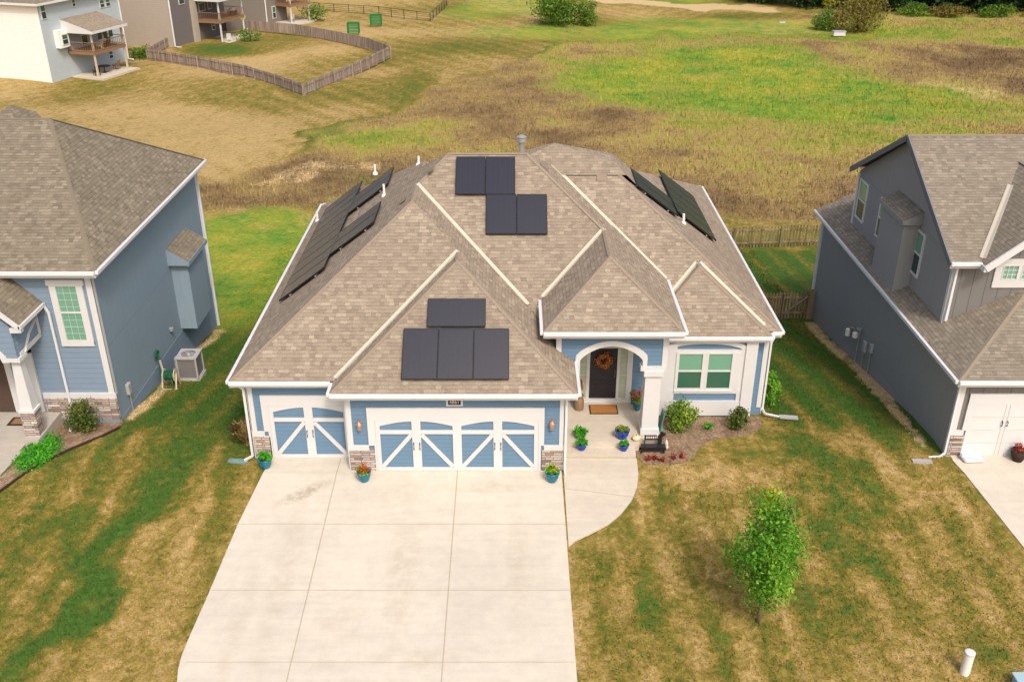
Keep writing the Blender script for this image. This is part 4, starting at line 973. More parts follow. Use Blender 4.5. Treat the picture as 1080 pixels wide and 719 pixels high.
windowbox(h1,.34,1.1,6.4,8.0-.05); windowbox(h1,5.2,5.75,7.0,7.8); windowbox(h1,9.6,10.4,6.3,7.2); windowbox(h1,10.6,11.4,6.3,7.2)
b=MB().box(1.6,-.6,3.3,3.1,0,5.1).build('bay_box',M['h1l'],h1,local=True); windowbox(b,1.95,2.85,3.6,4.7,-.6)
windowbox(h1,5.6,6.6,2.9,5.0); 
for k in range(3): windowbox(h1,8.2+k*.95,9.05+k*.95,3.0,4.8)
windowbox(h1,9.6,10.3,.7,1.6)
deck(h1,3.2,8.6,3.4,2.75,6.1,5.0,M['shingle'],'beige')
MB().tube([(12.8,-.1,7.9),(12.8,-.1,.2),(13.1,-.6,.08)],.09,6).build('downspout',M['whitegutter'],h1,local=True)
MB().box(3.0,-4.2,-.2,9.2,-.02,.08).build('patio',M['walk'],h1,local=True)
h2=farhouse((-42.6,126.,-5.85),rzA,'taupe and dark grey house with covered deck behind the wooden fence',11,10,8.2,M['h2r'],M['h2l'],M['shingle_l'])
windowbox(h2,2.1,3.3,5.0,6.5); windowbox(h2,6.2,7.6,3.6,5.6); windowbox(h2,8.3,9.2,3.6,5.6); windowbox(h2,8.6,9.4,.9,2.0)
MB().box(4.3,-.35,0,5.3,0,6.6).build('pilaster',M['h2l'],h2,local=True)
deck(h2,5.3,11.2,3.6,2.7,5.9,5.4,plain('teal metal roof',S(120,160,156),.5,.3,.08),'white')
MB().tube([(-.1,-.12,8.0),(-.1,-.12,.3),(.4,-.7,.1)],.1,6).build('downspout',M['whitegutter'],h2,local=True)
MB().box(4.6,-4.6,-.2,11.6,-.36,.08).build('patio',M['walk'],h2,local=True)
h2b=MB().box(-3.2,7.2,-.5,0,14,8.2).build('garage_wing',M['h2r'],h2,local=True)
h3=farhouse((-39.6,139.6,-5.95),R(56),'warm grey house with covered patio furthest back at the top',11.5,9,8.0,M['h3r'],M['h3r'],M['shingle_l'])
windowbox(h3,8.6,9.3,.6,2.3); MB().tube([(7.4,-.1,7.9),(7.4,-.1,.3),(7.2,-.5,.1)],.1,6).build('downspout',M['whitegutter'],h3,local=True)
deck(h3,9.4,13.4,3,2.6,5.6,5.1,M['shingle_l'],'white'); MB().box(9,-3.6,-.2,14,-.02,.08).build('patio',M['walk'],h3,local=True)

# furniture on far decks and patios
def loc2w(root,x,y,z): return (Matrix.Translation(root.location)@Matrix.Rotation(root.rotation_euler.z,4,'Z'))@Vector((x,y,z))
def chair(name,root,x,y,z,rz,mat,label,cat='chair',group=None,s=1.):
    p=loc2w(root,x,y,z); t=thing(name,p,label,cat,group,rz=root.rotation_euler.z+rz)
    MB().box(-.28*s,-.28*s,.36*s,.28*s,.28*s,.43*s).build('seat',mat,t,local=True)
    MB().obox((0,.32*s,.72*s),(.28*s,0,0),(0,.08*s,.32*s),(0,.025*s,-.006*s)).build('backrest',mat,t,local=True)
    for i in (-1,1):
        for j in (-1,1): MB().box(i*.26*s-.025,j*.26*s-.025,0,i*.26*s+.025,j*.26*s+.025,.36*s).build('leg',mat,t,local=True)
    for i in (-1,1): MB().box(i*.3*s-.04,-.3*s,.58*s,i*.3*s+.04,.3*s,.62*s).box(i*.3*s-.02,-.28*s,.43*s,i*.3*s+.02,-.24*s,.58*s).build('armrest',mat,t,local=True)
    return t
chair('patio_chair',h1,5.0,-2.8,2.76,R(200),M['beige'],'beige chair on the raised deck of the pale house, at its left corner')
chair('patio_chair',h1,6.4,-2.6,2.76,R(170),M['matdark'],'dark chair on the raised deck of the pale house, beside the beige one')
chair('patio_chair',h1,4.2,-2.4,.09,R(150),M['black'],'black chair on the ground patio under the deck, nearest the corner post')
chair('patio_chair',h1,7.6,-2.4,.09,R(190),M['deckwood'],'brown chair on the ground patio under the deck of the pale house')
def table(root,x,y,z,mat,label):
    p=loc2w(root,x,y,z); t=thing('patio_table',p,label,'table'); MB().lathe((0,0,.68),[(.7,0),(.7,.05)],14).build('table_top',mat,t,local=True)
    MB().tube([(0,0,0),(0,0,.68)],.06,8).lathe((0,0,0),[(.3,0),(.1,.06)],10).build('pedestal',mat,t,local=True)
table(h1,5.8,-2.2,.09,M['black'],'round black patio table under the deck of the pale house')
chair('garden_chair',h2,6.2,-4.0,.09,R(120),M['white'],'white chair at the left of the patio behind the wooden fence'); chair('garden_chair',h2,10.2,-4.0,.09,R(200),M['white'],'white chair at the right of the patio behind the wooden fence')
t=thing('barbecue_grill',loc2w(h2,9.6,-2.8,2.71),'dark covered grill on the raised deck behind the wooden fence','grill'); MB().box(-.6,-.3,.0,.6,.3,.75).build('cabinet',M['matdark'],t,local=True); MB().lathe((0,0,.75),[(.45,0),(.42,.18),(.2,.32)],10).build('lid',M['greymetal'],t,local=True)
chair('patio_chair',h3,10.6,-1.8,.09,R(180),M['beige'],'pale chair on the patio of the furthest grey house')

# ------------------------------------------------------------------ fences
def fence(name,P,h,label,mat,pw=.14,gap=.02,rails='front',railmat=None,postgap=2.4,top=None,thick=.02,cat='fence',gate=False):
    root=thing(name,(*P[0],g(*P[0])),label,cat)
    for a,b in zip(P,P[1:]):
        a_,b_=Vector((*a,0)),Vector((*b,0)); L=(b_-a_).length; d=(b_-a_)/L; nn=Vector((-d.y,d.x,0)); n=max(1,int(L/(pw+gap)))
        mb=MB()
        for i in range(n):
            p=a_+d*(L*(i+.5)/n); z=g(p.x,p.y); hh=h*(1+random.uniform(-.02,.02)); w=pw/2
            pts=[p-d*w,p+d*w]
            q=len(mb.v); t=nn*thick/2
            for s in (-1,1):
                for (k,zz) in ((-w,z+.03),(w,z+.03),(w,z+hh-.05),(0,z+hh),(-w,z+hh-.05)): mb.v.append(tuple(p+d*k+t*s+Vector((0,0,zz))))
            mb.f+=[tuple(q+i for i in (0,1,2,3,4)),tuple(q+i for i in (9,8,7,6,5))]+[tuple(q+i for i in (k,(k+1)%5+0,(k+1)%5+5,k+5)) for k in range(5)]
        mb.build('pickets',mat,root,kind='stuff')
        r=MB(); m=max(1,int(L/4))
        for zz in (.25*h,.82*h):
            for i in range(m):
                p,q=a_+d*L*i/m,a_+d*L*(i+1)/m; o=nn*(-.04)
                r.bar(p+o+Vector((0,0,g(p.x,p.y)+zz)),q+o+Vector((0,0,g(q.x,q.y)+zz)),.04,.09)
        r.build('rail',railmat or mat,root)
        m=max(1,round(L/postgap))
        for i in range(m+1):
            p=a_+d*L*i/m-nn*.09; z=g(p.x,p.y); MB().box(p.x-.05,p.y-.05,z-.1,p.x+.05,p.y+.05,z+h*.97).build('post',mat,root)
    return root
def woodmat(name,c1,c2,sc_):
    m=N(name,.9,.1); o=m.obj(); st=m.noise(1,3,.6,vec=m.n('ShaderNodeVectorMath',operation='MULTIPLY').outputs[0]) if False else m.noise(sc_,2,.5)
    sp=m.sep(o); v=m.comb(m.math('MULTIPLY',sp[0],5.),m.math('MULTIPLY',sp[1],5.),m.math('MULTIPLY',sp[2],.4)); f=m.noise(1,3,.6,vec=v)
    m.setc(m.ramp(m.rng(f,.3,.7),[(0,c1),(1,c2)])); return m.m
M['farfence']=woodmat('weathered grey pickets',S(112,96,86),S(176,160,146),2)
M['nearfence']=woodmat('weathered brown pickets',S(104,84,62),S(168,146,116),2)
M['greenfence']=woodmat('lichen tinted pickets',S(96,92,60),S(150,142,104),2)
fence('wooden_fence',[(-43.4,118.3),(-35.9,113.2),(-29.2,107.7),(-24.7,102.6),(-20.8,97.5),(-17.6,108.5),(-14.7,120),(-18.0,125.7),(-23.8,131.9),(-29.7,137.1),(-37.4,140.4)],1.35,'long grey wooden picket fence enclosing the yard far behind on the left',M['farfence'])
fence('wooden_fence',[(-43.45,118.4),(-43.5,127)],1.35,'short grey wooden fence running back to the taupe house wall',M['farfence'])
fence('picket_fence',[(9.5,50.2),(12.3,50.45),(17.6,50.95)],1.28,'low weathered picket fence across the back of the green lawn',M['greenfence'],gap=.09,pw=.09,railmat=M['nearfence'])
fence('picket_fence',[(9.3,39.3),(12.0,39.3)],1.3,'weathered brown picket fence joining the blue house',M['nearfence'],gap=.05,pw=.09)
gt=fence('picket_gate',[(12.05,39.3),(13.2,39.3)],1.3,'weathered picket gate with a diagonal brace beside the dark grey house',M['nearfence'],gap=.05,pw=.09,cat='gate')
MB().bar((12.1,39.2,g(0,39.3)+.28),(13.15,39.2,g(0,39.3)+1.15),.04,.09,up=(0,1,0)).build('brace',M['woodg'],gt)
MB().box(13.22,39.2,g(0,39.3)-.1,13.42,39.36,g(0,39.3)+1.42).build('gate_post',M['nearfence'],gt)
cf=thing('chain_link_fence',(-30,158.5,-6),'thin dark chain link fence at the top left beyond the green boxes','fence')
P=[(-34,160.5),(-30.1,158.5),(-20.3,154.5),(-12,148),(-11.2,156),(-10.3,166)]
for a,b in zip(P,P[1:]):
    a_,b_=Vector((*a,g(*a))),Vector((*b,g(*b))); L=(b_-a_).length; n=max(1,round(L/2.5))
    r=MB(); 
    for z in (.08,.35,.65,.95,1.2): r.bar(a_+Vector((0,0,z)),b_+Vector((0,0,z)),.03 if z<1.2 else .06,.03 if z<1.2 else .06)
    r.build('wire_rail',M['black'],cf)
    for i in range(n): p=a_.lerp(b_,i/n); MB().tube([p-Vector((0,0,.1)),p+Vector((0,0,1.25))],.05,6).build('post',M['black'],cf)
gm=plain('green mesh',S(30,120,66),.7,.2,.2)
for (x,y,l) in ((-21.66,137.2,'green mesh box in the striped dry yard, the nearer of the two'),(-19.5,144.5,'green mesh box in the striped dry yard, the farther of the two')):
    t=thing('mesh_box',(x,y,g(x,y)),l,'mesh box','green mesh boxes in the far yard')
    f=MB()
    for i in (-.75,.75):
        for j in (-.5,.5): f.box(i-.05,j-.05,0,i+.05,j+.05,1.5)
        f.box(i-.05,-.45,1.42,i+.05,.45,1.5)
    for j in (-.5,.5): f.box(-.7,j-.05,1.42,.7,j+.05,1.5)
    f.build('frame',gm,t,local=True)
    f=MB()
    for k in range(7):
        z=.1+k*.2; f.box(-.7,-.51,z,.7,-.49,z+.1); f.box(-.7,.49,z,.7,.51,z+.1); f.box(-.76,-.45,z,-.74,.45,z+.1); f.box(.74,-.45,z,.76,.45,z+.1)
    f.build('netting',gm,t,local=True)

# ------------------------------------------------------------------ plants
def leafcloud(name,mat,parent,C,n,rad,size,shape='ball',hole=.0,seed=1,**kw):
    r=np.random.RandomState(seed); V=[];T=[]
    # clump centres inside an uneven crown
    k=max(14,int(n/(75 if shape=='cone' else 26))); 
    d=r.normal(size=(k,3)); d/=np.linalg.norm(d,axis=1)[:,None]; rr_=(r.rand(k)**.45)[:,None]; cc=d*rr_
    if shape=='cone': 
        hh_=(cc[:,2]+1)/2; sc_=np.clip(.62+.75*hh_,0,1)*(1-.62*np.clip(hh_-.35,0,1)**1.2*1.3); cc[:,0]*=sc_*1.3; cc[:,1]*=sc_*1.3
    if shape=='low': cc[:,2]=np.abs(cc[:,2])
    if shape=='vase': s_=.45+.6*np.clip((cc[:,2]+1)/2,0,1); cc[:,0]*=s_; cc[:,1]*=s_
    ct=r.rand(k)
    idx=r.randint(0,k,n); p=cc[idx]+r.normal(size=(n,3))*.16
    t=np.clip(ct[idx]*.55+r.rand(n)*.45,0,1)
    p=p*np.array(rad)+np.array(C)
    a=r.normal(size=(n,3)); a/=np.linalg.norm(a,axis=1)[:,None]; b=np.cross(a,r.normal(size=(n,3))); b/=np.linalg.norm(b,axis=1)[:,None]
    s=(size*(.6+.8*r.rand(n)))[:,None]
    Vv=np.stack([p-a*s*.55,p+b*s*.33,p+a*s*.6,p-b*s*.33],1).reshape(-1,3); F=np.arange(4*n).reshape(-1,4)
    if parent is not None and parent.type=='EMPTY': pass
    return rawmesh(name,Vv,F,mat,tint=np.repeat(t,4),parent=parent,**kw)
def shrub(name,x,y,z,rad,n,size,mat,label,cat='shrub',shape='ball',seed=1,group=None,stems=5,zc=None):
    t=thing(name,(x,y,z),label,cat,group)
    leafcloud('foliage',mat,t,(0,0,rad[2]*(.95 if zc is None else zc)),n,rad,size,shape,seed=seed)
    m=MB(); rr_=random.Random(seed)
    for k in range(stems):
        a=rr_.random()*6.28; m.tube([(0,0,-.03),(math.cos(a)*rad[0]*.35,math.sin(a)*rad[1]*.35,rad[2]*.7),(math.cos(a)*rad[0]*.6,math.sin(a)*rad[1]*.6,rad[2]*1.4)],[.02*max(1,rad[0]),.014*max(1,rad[0]),.006],5)
    m.build('stem',M['barkd'],t,local=True); return t
shrub('shrub',5.5,27.0,-.05,(.5,.48,.48),2600,.075,M['shrub_leaf'],'round light green shrub under the left bay window beside the porch column',seed=3)
shrub('shrub',7.35,26.95,-.08,(.34,.32,.42),1600,.07,M['dshrub_leaf'],'narrow olive shrub under the right end of the bay window',seed=4)
shrub('shrub',8.98,29.2,-.32,(.36,.5,.55),1800,.08,M['tree_leaf'],'green shrub at the right corner of the blue house behind the downspout',seed=5)
shrub('small_plant',6.38,26.9,-.05,(.17,.17,.14),300,.05,M['ground_leaf'],'small low plant in the mulch between the two bay window shrubs','plant',seed=6)
shrub('shrub',-13.95,26.85,0.,(.48,.45,.5),2400,.075,M['dshrub_leaf'],'round olive shrub against the stone base of the slate blue house',seed=7)
for k,(x,y) in enumerate(((4.2,25.0),(4.42,25.02),(4.62,24.98),(5.0,25.1),(5.25,25.15))):
    l=['leftmost','second','third','fourth','rightmost'][k]
    shrub('coleus',x,y,0.0,(.1,.1,.1),110,.055,M['red_leaf'],f'rust red plant edging the mulch bed, {l} in the row of five','plant',seed=20+k,group='red plants along the bed edge',stems=2)
# ground cover by the left porch
gc=leafcloud('ground_cover',M['ground_leaf'],None,(-14.75,25.45,0.05),3800,(.55,1.0,.16),.07,'low',seed=31,label='bright green leafy ground cover beside the stone pier of the left porch',cat='ground cover',kind='stuff')
# dry ornamental grass
t=thing('ornamental_grass',(-8.42,26.0,0),'dry straw coloured ornamental grass at the left corner of the garage','grass clump')
r=np.random.RandomState(9); n=420; a=r.rand(n)*6.28; sp=.15+.42*r.rand(n); hh=.5+.35*r.rand(n); b0=np.stack([r.normal(size=n)*.04,r.normal(size=n)*.04,np.zeros(n)],-1)
tip=np.stack([np.cos(a)*sp,np.sin(a)*sp,hh],-1); mid=b0*.5+tip*.45+np.array([0,0,.12]); pr2=np.stack([-np.sin(a),np.cos(a),0*a],-1)*.009
Vv=np.stack([b0-pr2,b0+pr2,mid+pr2,tip,mid-pr2],1).reshape(-1,3); rawmesh('blades',Vv,np.arange(5*n).reshape(-1,5),M['dry'],tint=np.repeat(r.rand(n),5),parent=t)
leafcloud('seed_heads',M['dry'],t,(0,0,.55),260,(.42,.42,.24),.05,seed=10)
# young tree
def tree(name,x,y,z,h,cr,cz,crz,n,size,mat,label,trunk=.05,seed=1,shape='ball',group=None,barkm='bark',limbs=9,cat='tree'):
    t=thing(name,(x,y,z),label,cat,group); rr_=random.Random(seed); m=MB()
    m.tube([(0,0,-.1),(.02*h/3,0,cz*.35),(0,.02,cz),(.03,0,cz+crz*.7)],[trunk,trunk*.85,trunk*.6,trunk*.15],8)
    tr=m.build('trunk',M[barkm],t,local=True,smooth=True); m=MB()
    for k in range(limbs):
        a=k*2.4+rr_.random(); z0=cz-crz*.75+crz*1.3*k/limbs; L=cr*(.95-.45*k/limbs)
        m.tube([(0,0,z0),(math.cos(a)*L*.5,math.sin(a)*L*.5,z0+crz*.22),(math.cos(a)*L*.9,math.sin(a)*L*.9,z0+crz*.5)],[trunk*.4,trunk*.25,trunk*.08],5)
    m.build('limbs',M[barkm],tr,local=True,smooth=True)
    leafcloud('crown',mat,t,(0,0,cz),n,(cr,cr,crz),size,shape,seed=seed); return t
yt=tree('young_tree',6.2,18.57,g(6,18.57),3.9,.82,2.3,1.5,9000,.082,M['tree_leaf'],'small green leafy tree standing alone in the dry front lawn',.055,seed=12,shape='cone',limbs=12)
leafcloud('yellow_leaves',M['yleaf'],yt,(-.12,.15,3.45),200,(.22,.22,.5),.09,seed=13)
# far vegetation
def farbush(x,y,rad,mat,label,n=1500,size=.5,seed=1,cat='bush',nm='bush',group=None): return shrub(nm,x,y,g(x,y),rad,int(n*2.2),size*.58,mat,label,cat,seed=seed,group=group,zc=.8)
farbush(6.6,144.5,(3.9,3.2,3.0),M['bush_leaf'],'large rounded green bush at the top centre beyond the brown field',2600,.5,41)
farbush(10.6,143.6,(1.6,1.5,1.9),M['bush_leaf'],'small upright bush on the right side of the large rounded bush',900,.4,42)
farbush(48.0,139.5,(3.6,3.2,2.9),M['rust_leaf'],'brown brushy thicket beside the white box at the top right',1800,.45,43)
farbush(43.7,141,(1.8,1.6,1.6),M['bush_leaf'],'low dark green bush on the left side of the brown thicket',700,.4,44)
tree('young_tree',46.6,149,g(46,149),6,1.2,4.2,2.6,1300,.26,M['yleaf'],'slim yellow leaved young tree rising above the brown thicket',.1,seed=45,limbs=5)
wp=None; k=0
spots=[(a,b-5,c*1.1) for a,b,c in [(47,168,5.2),(53.5,166,5.6),(58.5,163.5,5.0),(63.5,167,6.2),(69,163.5,5.4),(74,162,5.0),(79,165,6.0),(84.5,162,5.4),(90,165,6.4),(96,163,6),(56,174,6.5),(67,175,7),(78,175,7),(89,176,7),(40.5,172,4)]]
pos=['leftmost','second from the left','third from the left','fourth from the left','fifth from the left','sixth from the left','seventh from the left','eighth from the left','ninth from the left','rightmost']
protos=[]
for k in range(3):
    protos.append(tree('woodland_tree',*spots[k][:2],g(0,165)-.3,9,1.0*4.6,4.6,4.4,6500,.42,M['wood_leaf'],'dark woodland tree on the top right field edge, '+pos[k],.3,seed=60+k,group='woodland trees at the field edge',barkm='barkd'))
for k in range(3,len(spots)):
    c=copy_tree(protos[k%3]); x,y,s_=spots[k]; c.location=(x,y,g(x,y)-.3); c.scale=(s_/4.6,)*3; c.rotation_euler=(0,0,k*1.7)
    c['label']='dark woodland tree on the top right field edge, '+pos[k] if k<10 else 'dark woodland tree in the second row, '+['between its left trees','behind the fourth front tree','behind the seventh front tree','at its right end','apart at the left end'][k-10]
for k,(x,y) in enumerate(((66,153),(73,152.5),(80,152),(61,153.5))):
    farbush(x,y,(2.8,1.8,1.0),M['bush_leaf'] if k%2 else M['rust_leaf'],'low mixed scrub in front of the dark woodland, '+['second from the left','third from the left','rightmost','leftmost'][k],900,.4,70+k,cat='scrub',nm='scrub_bush',group='scrub before the woodland')
# hedge planting beside left far houses
farbush(-44.6,119.5,(1.5,2.2,.8),M['bush_leaf'],'low green shrubs between the pale house and the wooden fence',600,.3,50)
farbush(-34.5,131.5,(1.6,1.2,.9),M['bush_leaf'],'rounded shrub at the patio inside the wooden fence',500,.3,51)
farbush(-55.5,107.6,(2.6,.9,.5),M['ground_leaf'],'low bright green plants at the foot of the pale house',500,.25,52)
farbush(-29.3,149.5,(2.2,1.4,1.2),M['bush_leaf'],'dark green shrub beside the patio of the furthest grey house',600,.35,53)

# ------------------------------------------------------------------ pots and porch items
def pot(name,x,y,z,r,h,mat,leaf,n,lr,lh,size,label,seed,rim=1.08,petals=None,group='glazed pots with plants',tall=1.):
    t=thing(name,(x,y,z),label,'planter',group)
    MB().lathe((0,0,0),[(r*.58,0),(r*.66,.02),(r*.9,h*.45),(r,h*.8),(r*.97,h*.9),(r*rim,h*.93),(r*rim,h),(r*.9,h),(r*.86,h-.05)],20).build('pot',M[mat],t,local=True,smooth=True)
    MB().lathe((0,0,h-.07),[(r*.86,0),(r*.84,.03)],16).build('soil',M['soil'],t,local=True)
    leafcloud('plant',M[leaf],t,(0,0,h+lh*.25),int(n*1.8),(lr*1.1,lr*1.1,lh*.8),size,'ball',seed=seed)
    if petals: leafcloud('flowers',M[petals],t,(0,0,h+lh*.75),int(n*.6),(lr*1.05,lr*1.05,lh*.9),size*.8,'ball',seed=seed+1)
    return t
pot('planter',-7.52,24.62,.03,.21,.33,'teal','ground_leaf',420,.2,.16,.06,'teal pot of lime green leaves by the left corner of the small garage door',101)
pot('planter',-4.42,23.98,.0,.21,.34,'teal','shrub_leaf',300,.2,.15,.055,'teal pot of red flowers between the two garage doors',103,petals='redflower')
pot('planter',1.2,23.95,.0,.21,.34,'teal','ground_leaf',300,.2,.15,.055,'teal pot of yellow and red leaves at the right corner of the garage',105,petals='yellowfl')
pot('planter',2.16,25.86,.3,.17,.2,'greenpot','ground_leaf',420,.2,.17,.055,'green pot of leafy plants at the left edge of the porch above the blue one',107)
pot('planter',2.17,25.4,.165,.165,.24,'cobalt','ground_leaf',360,.17,.14,.055,'cobalt pot with green leaves on the left of the porch step',109)
pot('planter',3.47,25.86,.3,.22,.3,'cobalt','shrub_leaf',320,.17,.08,.05,'large cobalt bowl pot on the right edge of the porch floor',111)
pot('planter',3.48,25.36,.165,.15,.22,'cobalt','ground_leaf',280,.12,.13,.05,'small cobalt pot on the right of the porch step',113)
pot('planter',4.15,27.6,.3,.17,.42,'teal','shrub_leaf',420,.24,.26,.07,'tall teal pot of pink flowers beside the front door',115,petals='pink',tall=2)
t=thing('milk_can',(2.22,27.62,.3),'rusty milk can with gold lid holding dried flowers left of the front door','milk can')
MB().lathe((0,0,0),[(.15,0),(.16,.02),(.16,.32),(.15,.36),(.1,.45),(.1,.5)],18).build('can_body',M['can'],t,local=True,smooth=True)
MB().lathe((0,0,.47),[(.12,0),(.15,.03),(.14,.09),(.08,.13),(.03,.14)],18).build('lid',M['gold'],t,local=True,smooth=True)
leafcloud('dried_flowers',M['dry'],t,(.02,.05,.85),240,(.12,.12,.26),.06,'vase',seed=120); leafcloud('red_sprigs',M['red_leaf'],t,(.02,.05,.8),160,(.13,.12,.26),.05,'vase',seed=121)
t=thing('doormat',(3.02,27.58,.3),'tan doormat with dark border in front of the black door','doormat')
MB().box(2.56,27.28,.302,3.5,27.86,.318).build('border',M['matdark'],t); MB().box(2.6,27.32,.318,3.46,27.82,.328).build('pile',M['mat'],t)
t=thing('wreath',(3.02,28.1,1.88),'round autumn wreath of orange leaves hanging on the black front door','wreath')
def torus(mb,c,Rr,rr_,seg=28,s2=8):
    n0=len(mb.v)
    for i in range(seg):
        a=2*math.pi*i/seg
        for j in range(s2):
            b=2*math.pi*j/s2; q=Rr+rr_*math.cos(b); mb.v.append((c[0]+q*math.cos(a),c[1]+rr_*math.sin(b),c[2]+q*math.sin(a)))
    for i in range(seg):
        for j in range(s2): mb.f.append((n0+i*s2+j,n0+((i+1)%seg)*s2+j,n0+((i+1)%seg)*s2+(j+1)%s2,n0+i*s2+(j+1)%s2))
m=MB(); torus(m,(0,-.03,0),.19,.05); m.build('ring',M['deckwood'],t,local=True)
r=np.random.RandomState(5); n=520; a=r.rand(n)*6.28; q=.2+r.normal(size=n)*.055; p=np.stack([np.cos(a)*q,-.06+r.normal(size=n)*.03,np.sin(a)*q],-1)
u=r.normal(size=(n,3)); u/=np.linalg.norm(u,axis=1)[:,None]; w_=np.cross(u,r.normal(size=(n,3))); w_/=np.linalg.norm(w_,axis=1)[:,None]; s_=.035
rawmesh('leaves',np.stack([p-u*s_,p+w_*s_*.6,p+u*s_,p-w_*s_*.6],1).reshape(-1,3),np.arange(4*n).reshape(-1,4),M['wreath'],tint=np.repeat(r.rand(n),4),parent=t)
t=thing('wreath',(-16.85,27.44,1.95),'peach wreath on the brown door of the slate blue house','wreath'); m=MB(); torus(m,(0,-.03,0),.15,.05); m.build('ring',M['pumpkin'],t,local=True); leafcloud('leaves',M['wreath'],t,(0,-.07,0),160,(.18,.04,.18),.05,seed=8)
t=thing('pumpkin',(3.9,25.72,.3),'small pale peach pumpkin at the foot of the porch column','pumpkin')
m=MB(); n0=0; seg=24
for i in range(9):
    ph=math.pi*i/8; 
    for k in range(seg):
        a=2*math.pi*k/seg; rr2=(.13*math.sin(ph)+.003)*(1+.07*math.cos(8*a)); m.v.append((rr2*math.cos(a),rr2*math.sin(a),.09-.09*math.cos(ph)))
for i in range(8):
    for k in range(seg): m.f.append((i*seg+k,i*seg+(k+1)%seg,(i+1)*seg+(k+1)%seg,(i+1)*seg+k))
m.build('fruit',M['pumpkin'],t,local=True,smooth=True); MB().tube([(0,0,.17),(.01,0,.22)],[.018,.012],6).build('stalk',M['barkd'],t,local=True)
t=thing('doormat',(-15.9,26.85,.28),'dark doormat on the porch of the slate blue house','doormat'); MB().box(-16.3,26.6,.285,-15.6,27.1,.3).build('pile',M['matdark'],t); MB().box(-16.2,26.68,.3,-15.7,27.02,.306).build('pattern',M['deckwood'],t)
# black garden bench with a sitting dog silhouette
t=thing('garden_bench',(4.42,25.5,.0),'small black metal bench with a raised dog head shape beside the white porch column','bench')
b=MB(); b.box(-.38,-.1,.2,.38,.12,.24); b.box(-.38,-.13,.14,.38,-.1,.25); b.build('seat',M['black'],t,local=True)
b=MB(); b.box(-.26,.1,.38,.18,.13,.42); b.box(-.26,.1,.52,.1,.13,.55)
for k in range(6): b.box(-.25+k*.07,.105,.42,-.232+k*.07,.125,.52)
b.box(-.28,.1,.24,-.25,.13,.56); b.build('backrest',M['black'],t,local=True)
for x in (-.35,.3):
    for y in (-.1,.1): MB().bar((x+.02,y,.2),(x-(.06 if x<0 else -.02),y,-.02),.045,.045).build('leg',M['black'],t,local=True)
b=MB(); b.prismY([(.14,.24),(.26,.24),(.28,.5),(.36,.56),(.38,.62),(.3,.64),(.27,.7),(.22,.66),(.14,.52)],.09,.13); b.build('dog_figure',M['black'],t,local=True)
t=thing('garden_ornament',(4.86,25.7,.0),'small pale gnome shaped ornament behind the black bench','ornament')
MB().lathe((0,0,0),[(.07,0),(.08,.06),(.06,.14)],12).build('body',M['beige'],t,local=True,smooth=True); MB().lathe((0,0,.14),[(.05,0),(.06,.05),(.03,.12),(.005,.2)],12).build('hat',M['white'],t,local=True,smooth=True)
t=thing('splash_board',(4.86,26.9,0),'teal panel leaning upright behind the porch column','panel'); MB().obox((0,0,.33),(.02,.0,0),(0,.22,0),(0.05,0,.33)).build('sheet',M['tealsheet'],t,local=True,bevel=.02); MB().box(-.07,-.2,0,.07,.2,.03).build('foot',M['tealsheet'],t,local=True)
def splash(x,y,z,rz,label,mat):
    t=thing('splash_block',(x,y,z),label,'splash block',rz=rz); MB().box(-.3,-.07,0,.3,.07,.03).build('tray',mat,t,local=True,bevel=.01); MB().box(-.3,-.09,0,.3,-.07,.06).box(-.3,.07,0,.3,.09,.06).box(.28,-.07,.03,.3,.07,.06).build('side_rim',mat,t,local=True)
splash(9.25,27.7,-.1,R(-8),'pale splash block at the right corner of the blue house',M['greymetal'])
splash(-8.45,24.95,0.0,R(172),'pale teal splash block at the left corner of the garage',plain('pale teal plastic',S(120,150,148),.6,.3,.1))
splash(12.65,24.95,0.0,R(176),'white splash block on the lawn at the dark grey house corner',M['greymetal'])
# AC unit, hose reel, hose hanger, bollard, parcel, meter box
t=thing('air_conditioner',(-12.0,31.8,g(0,31.8)),'grey square air conditioner unit beside the slate blue wall','air conditioner')
z0=g(0,31.8)
MB().box(-.42,-.42,-.3,.42,.42,.12).build('pad',M['greyconc'],t,local=True); 
b=MB().box(-.34,-.36,.12,.34,.36,.95).build('casing',N('condenser grille').m,t,local=True)
mm=b.data.materials[0]; m=N('condenser louvre',.6,.3); sp=m.sep(m.obj()); f=m.rng(m.math('FRACT',m.math('MULTIPLY',sp[2],22.)),.3,.6); m.setc(m.mix(f,S(84,78,78),S(140,134,132))); b.data.materials[0]=m.m
f=MB()
for i in (-1,1):
    for j in (-1,1): f.box(i*.35-.03,j*.37-.03,.1,i*.35+.03,j*.37+.03,.98)
f.box(-.38,-.4,.12,.38,.4,.16); f.build('corner_posts',M['greymetal'],t,local=True)
tp=MB(); 
for i in range(24):
    a0,a1=2*math.pi*i/24,2*math.pi*(i+1)/24
    def sq(a): c,s=math.cos(a),math.sin(a); k=1/max(abs(c),abs(s)); return (.39*c*k,.41*s*k)
    p0,p1=sq(a0),sq(a1); q0,q1=(.27*math.cos(a0),.27*math.sin(a0)),(.27*math.cos(a1),.27*math.sin(a1))
    tp.poly([(*p0,1.0),(*p1,1.0),(*q1,1.0),(*q0,1.0)]); tp.poly([(*p0,.95),(*p0,1.0),(*p1,1.0),(*p1,.95)])
tp.build('top_panel',M['greymetal'],t,local=True); MB().lathe((0,0,.9),[(.3,0),(.3,.01)],20).build('fan_well',M['black'],t,local=True)
f=MB(); 
for k in range(4): a=k*math.pi/2+.3; f.obox((math.cos(a)*.13,math.sin(a)*.13,.95),(math.cos(a)*.12,math.sin(a)*.12,0),(-math.sin(a)*.06,math.cos(a)*.06,.02),(0,0,.004))
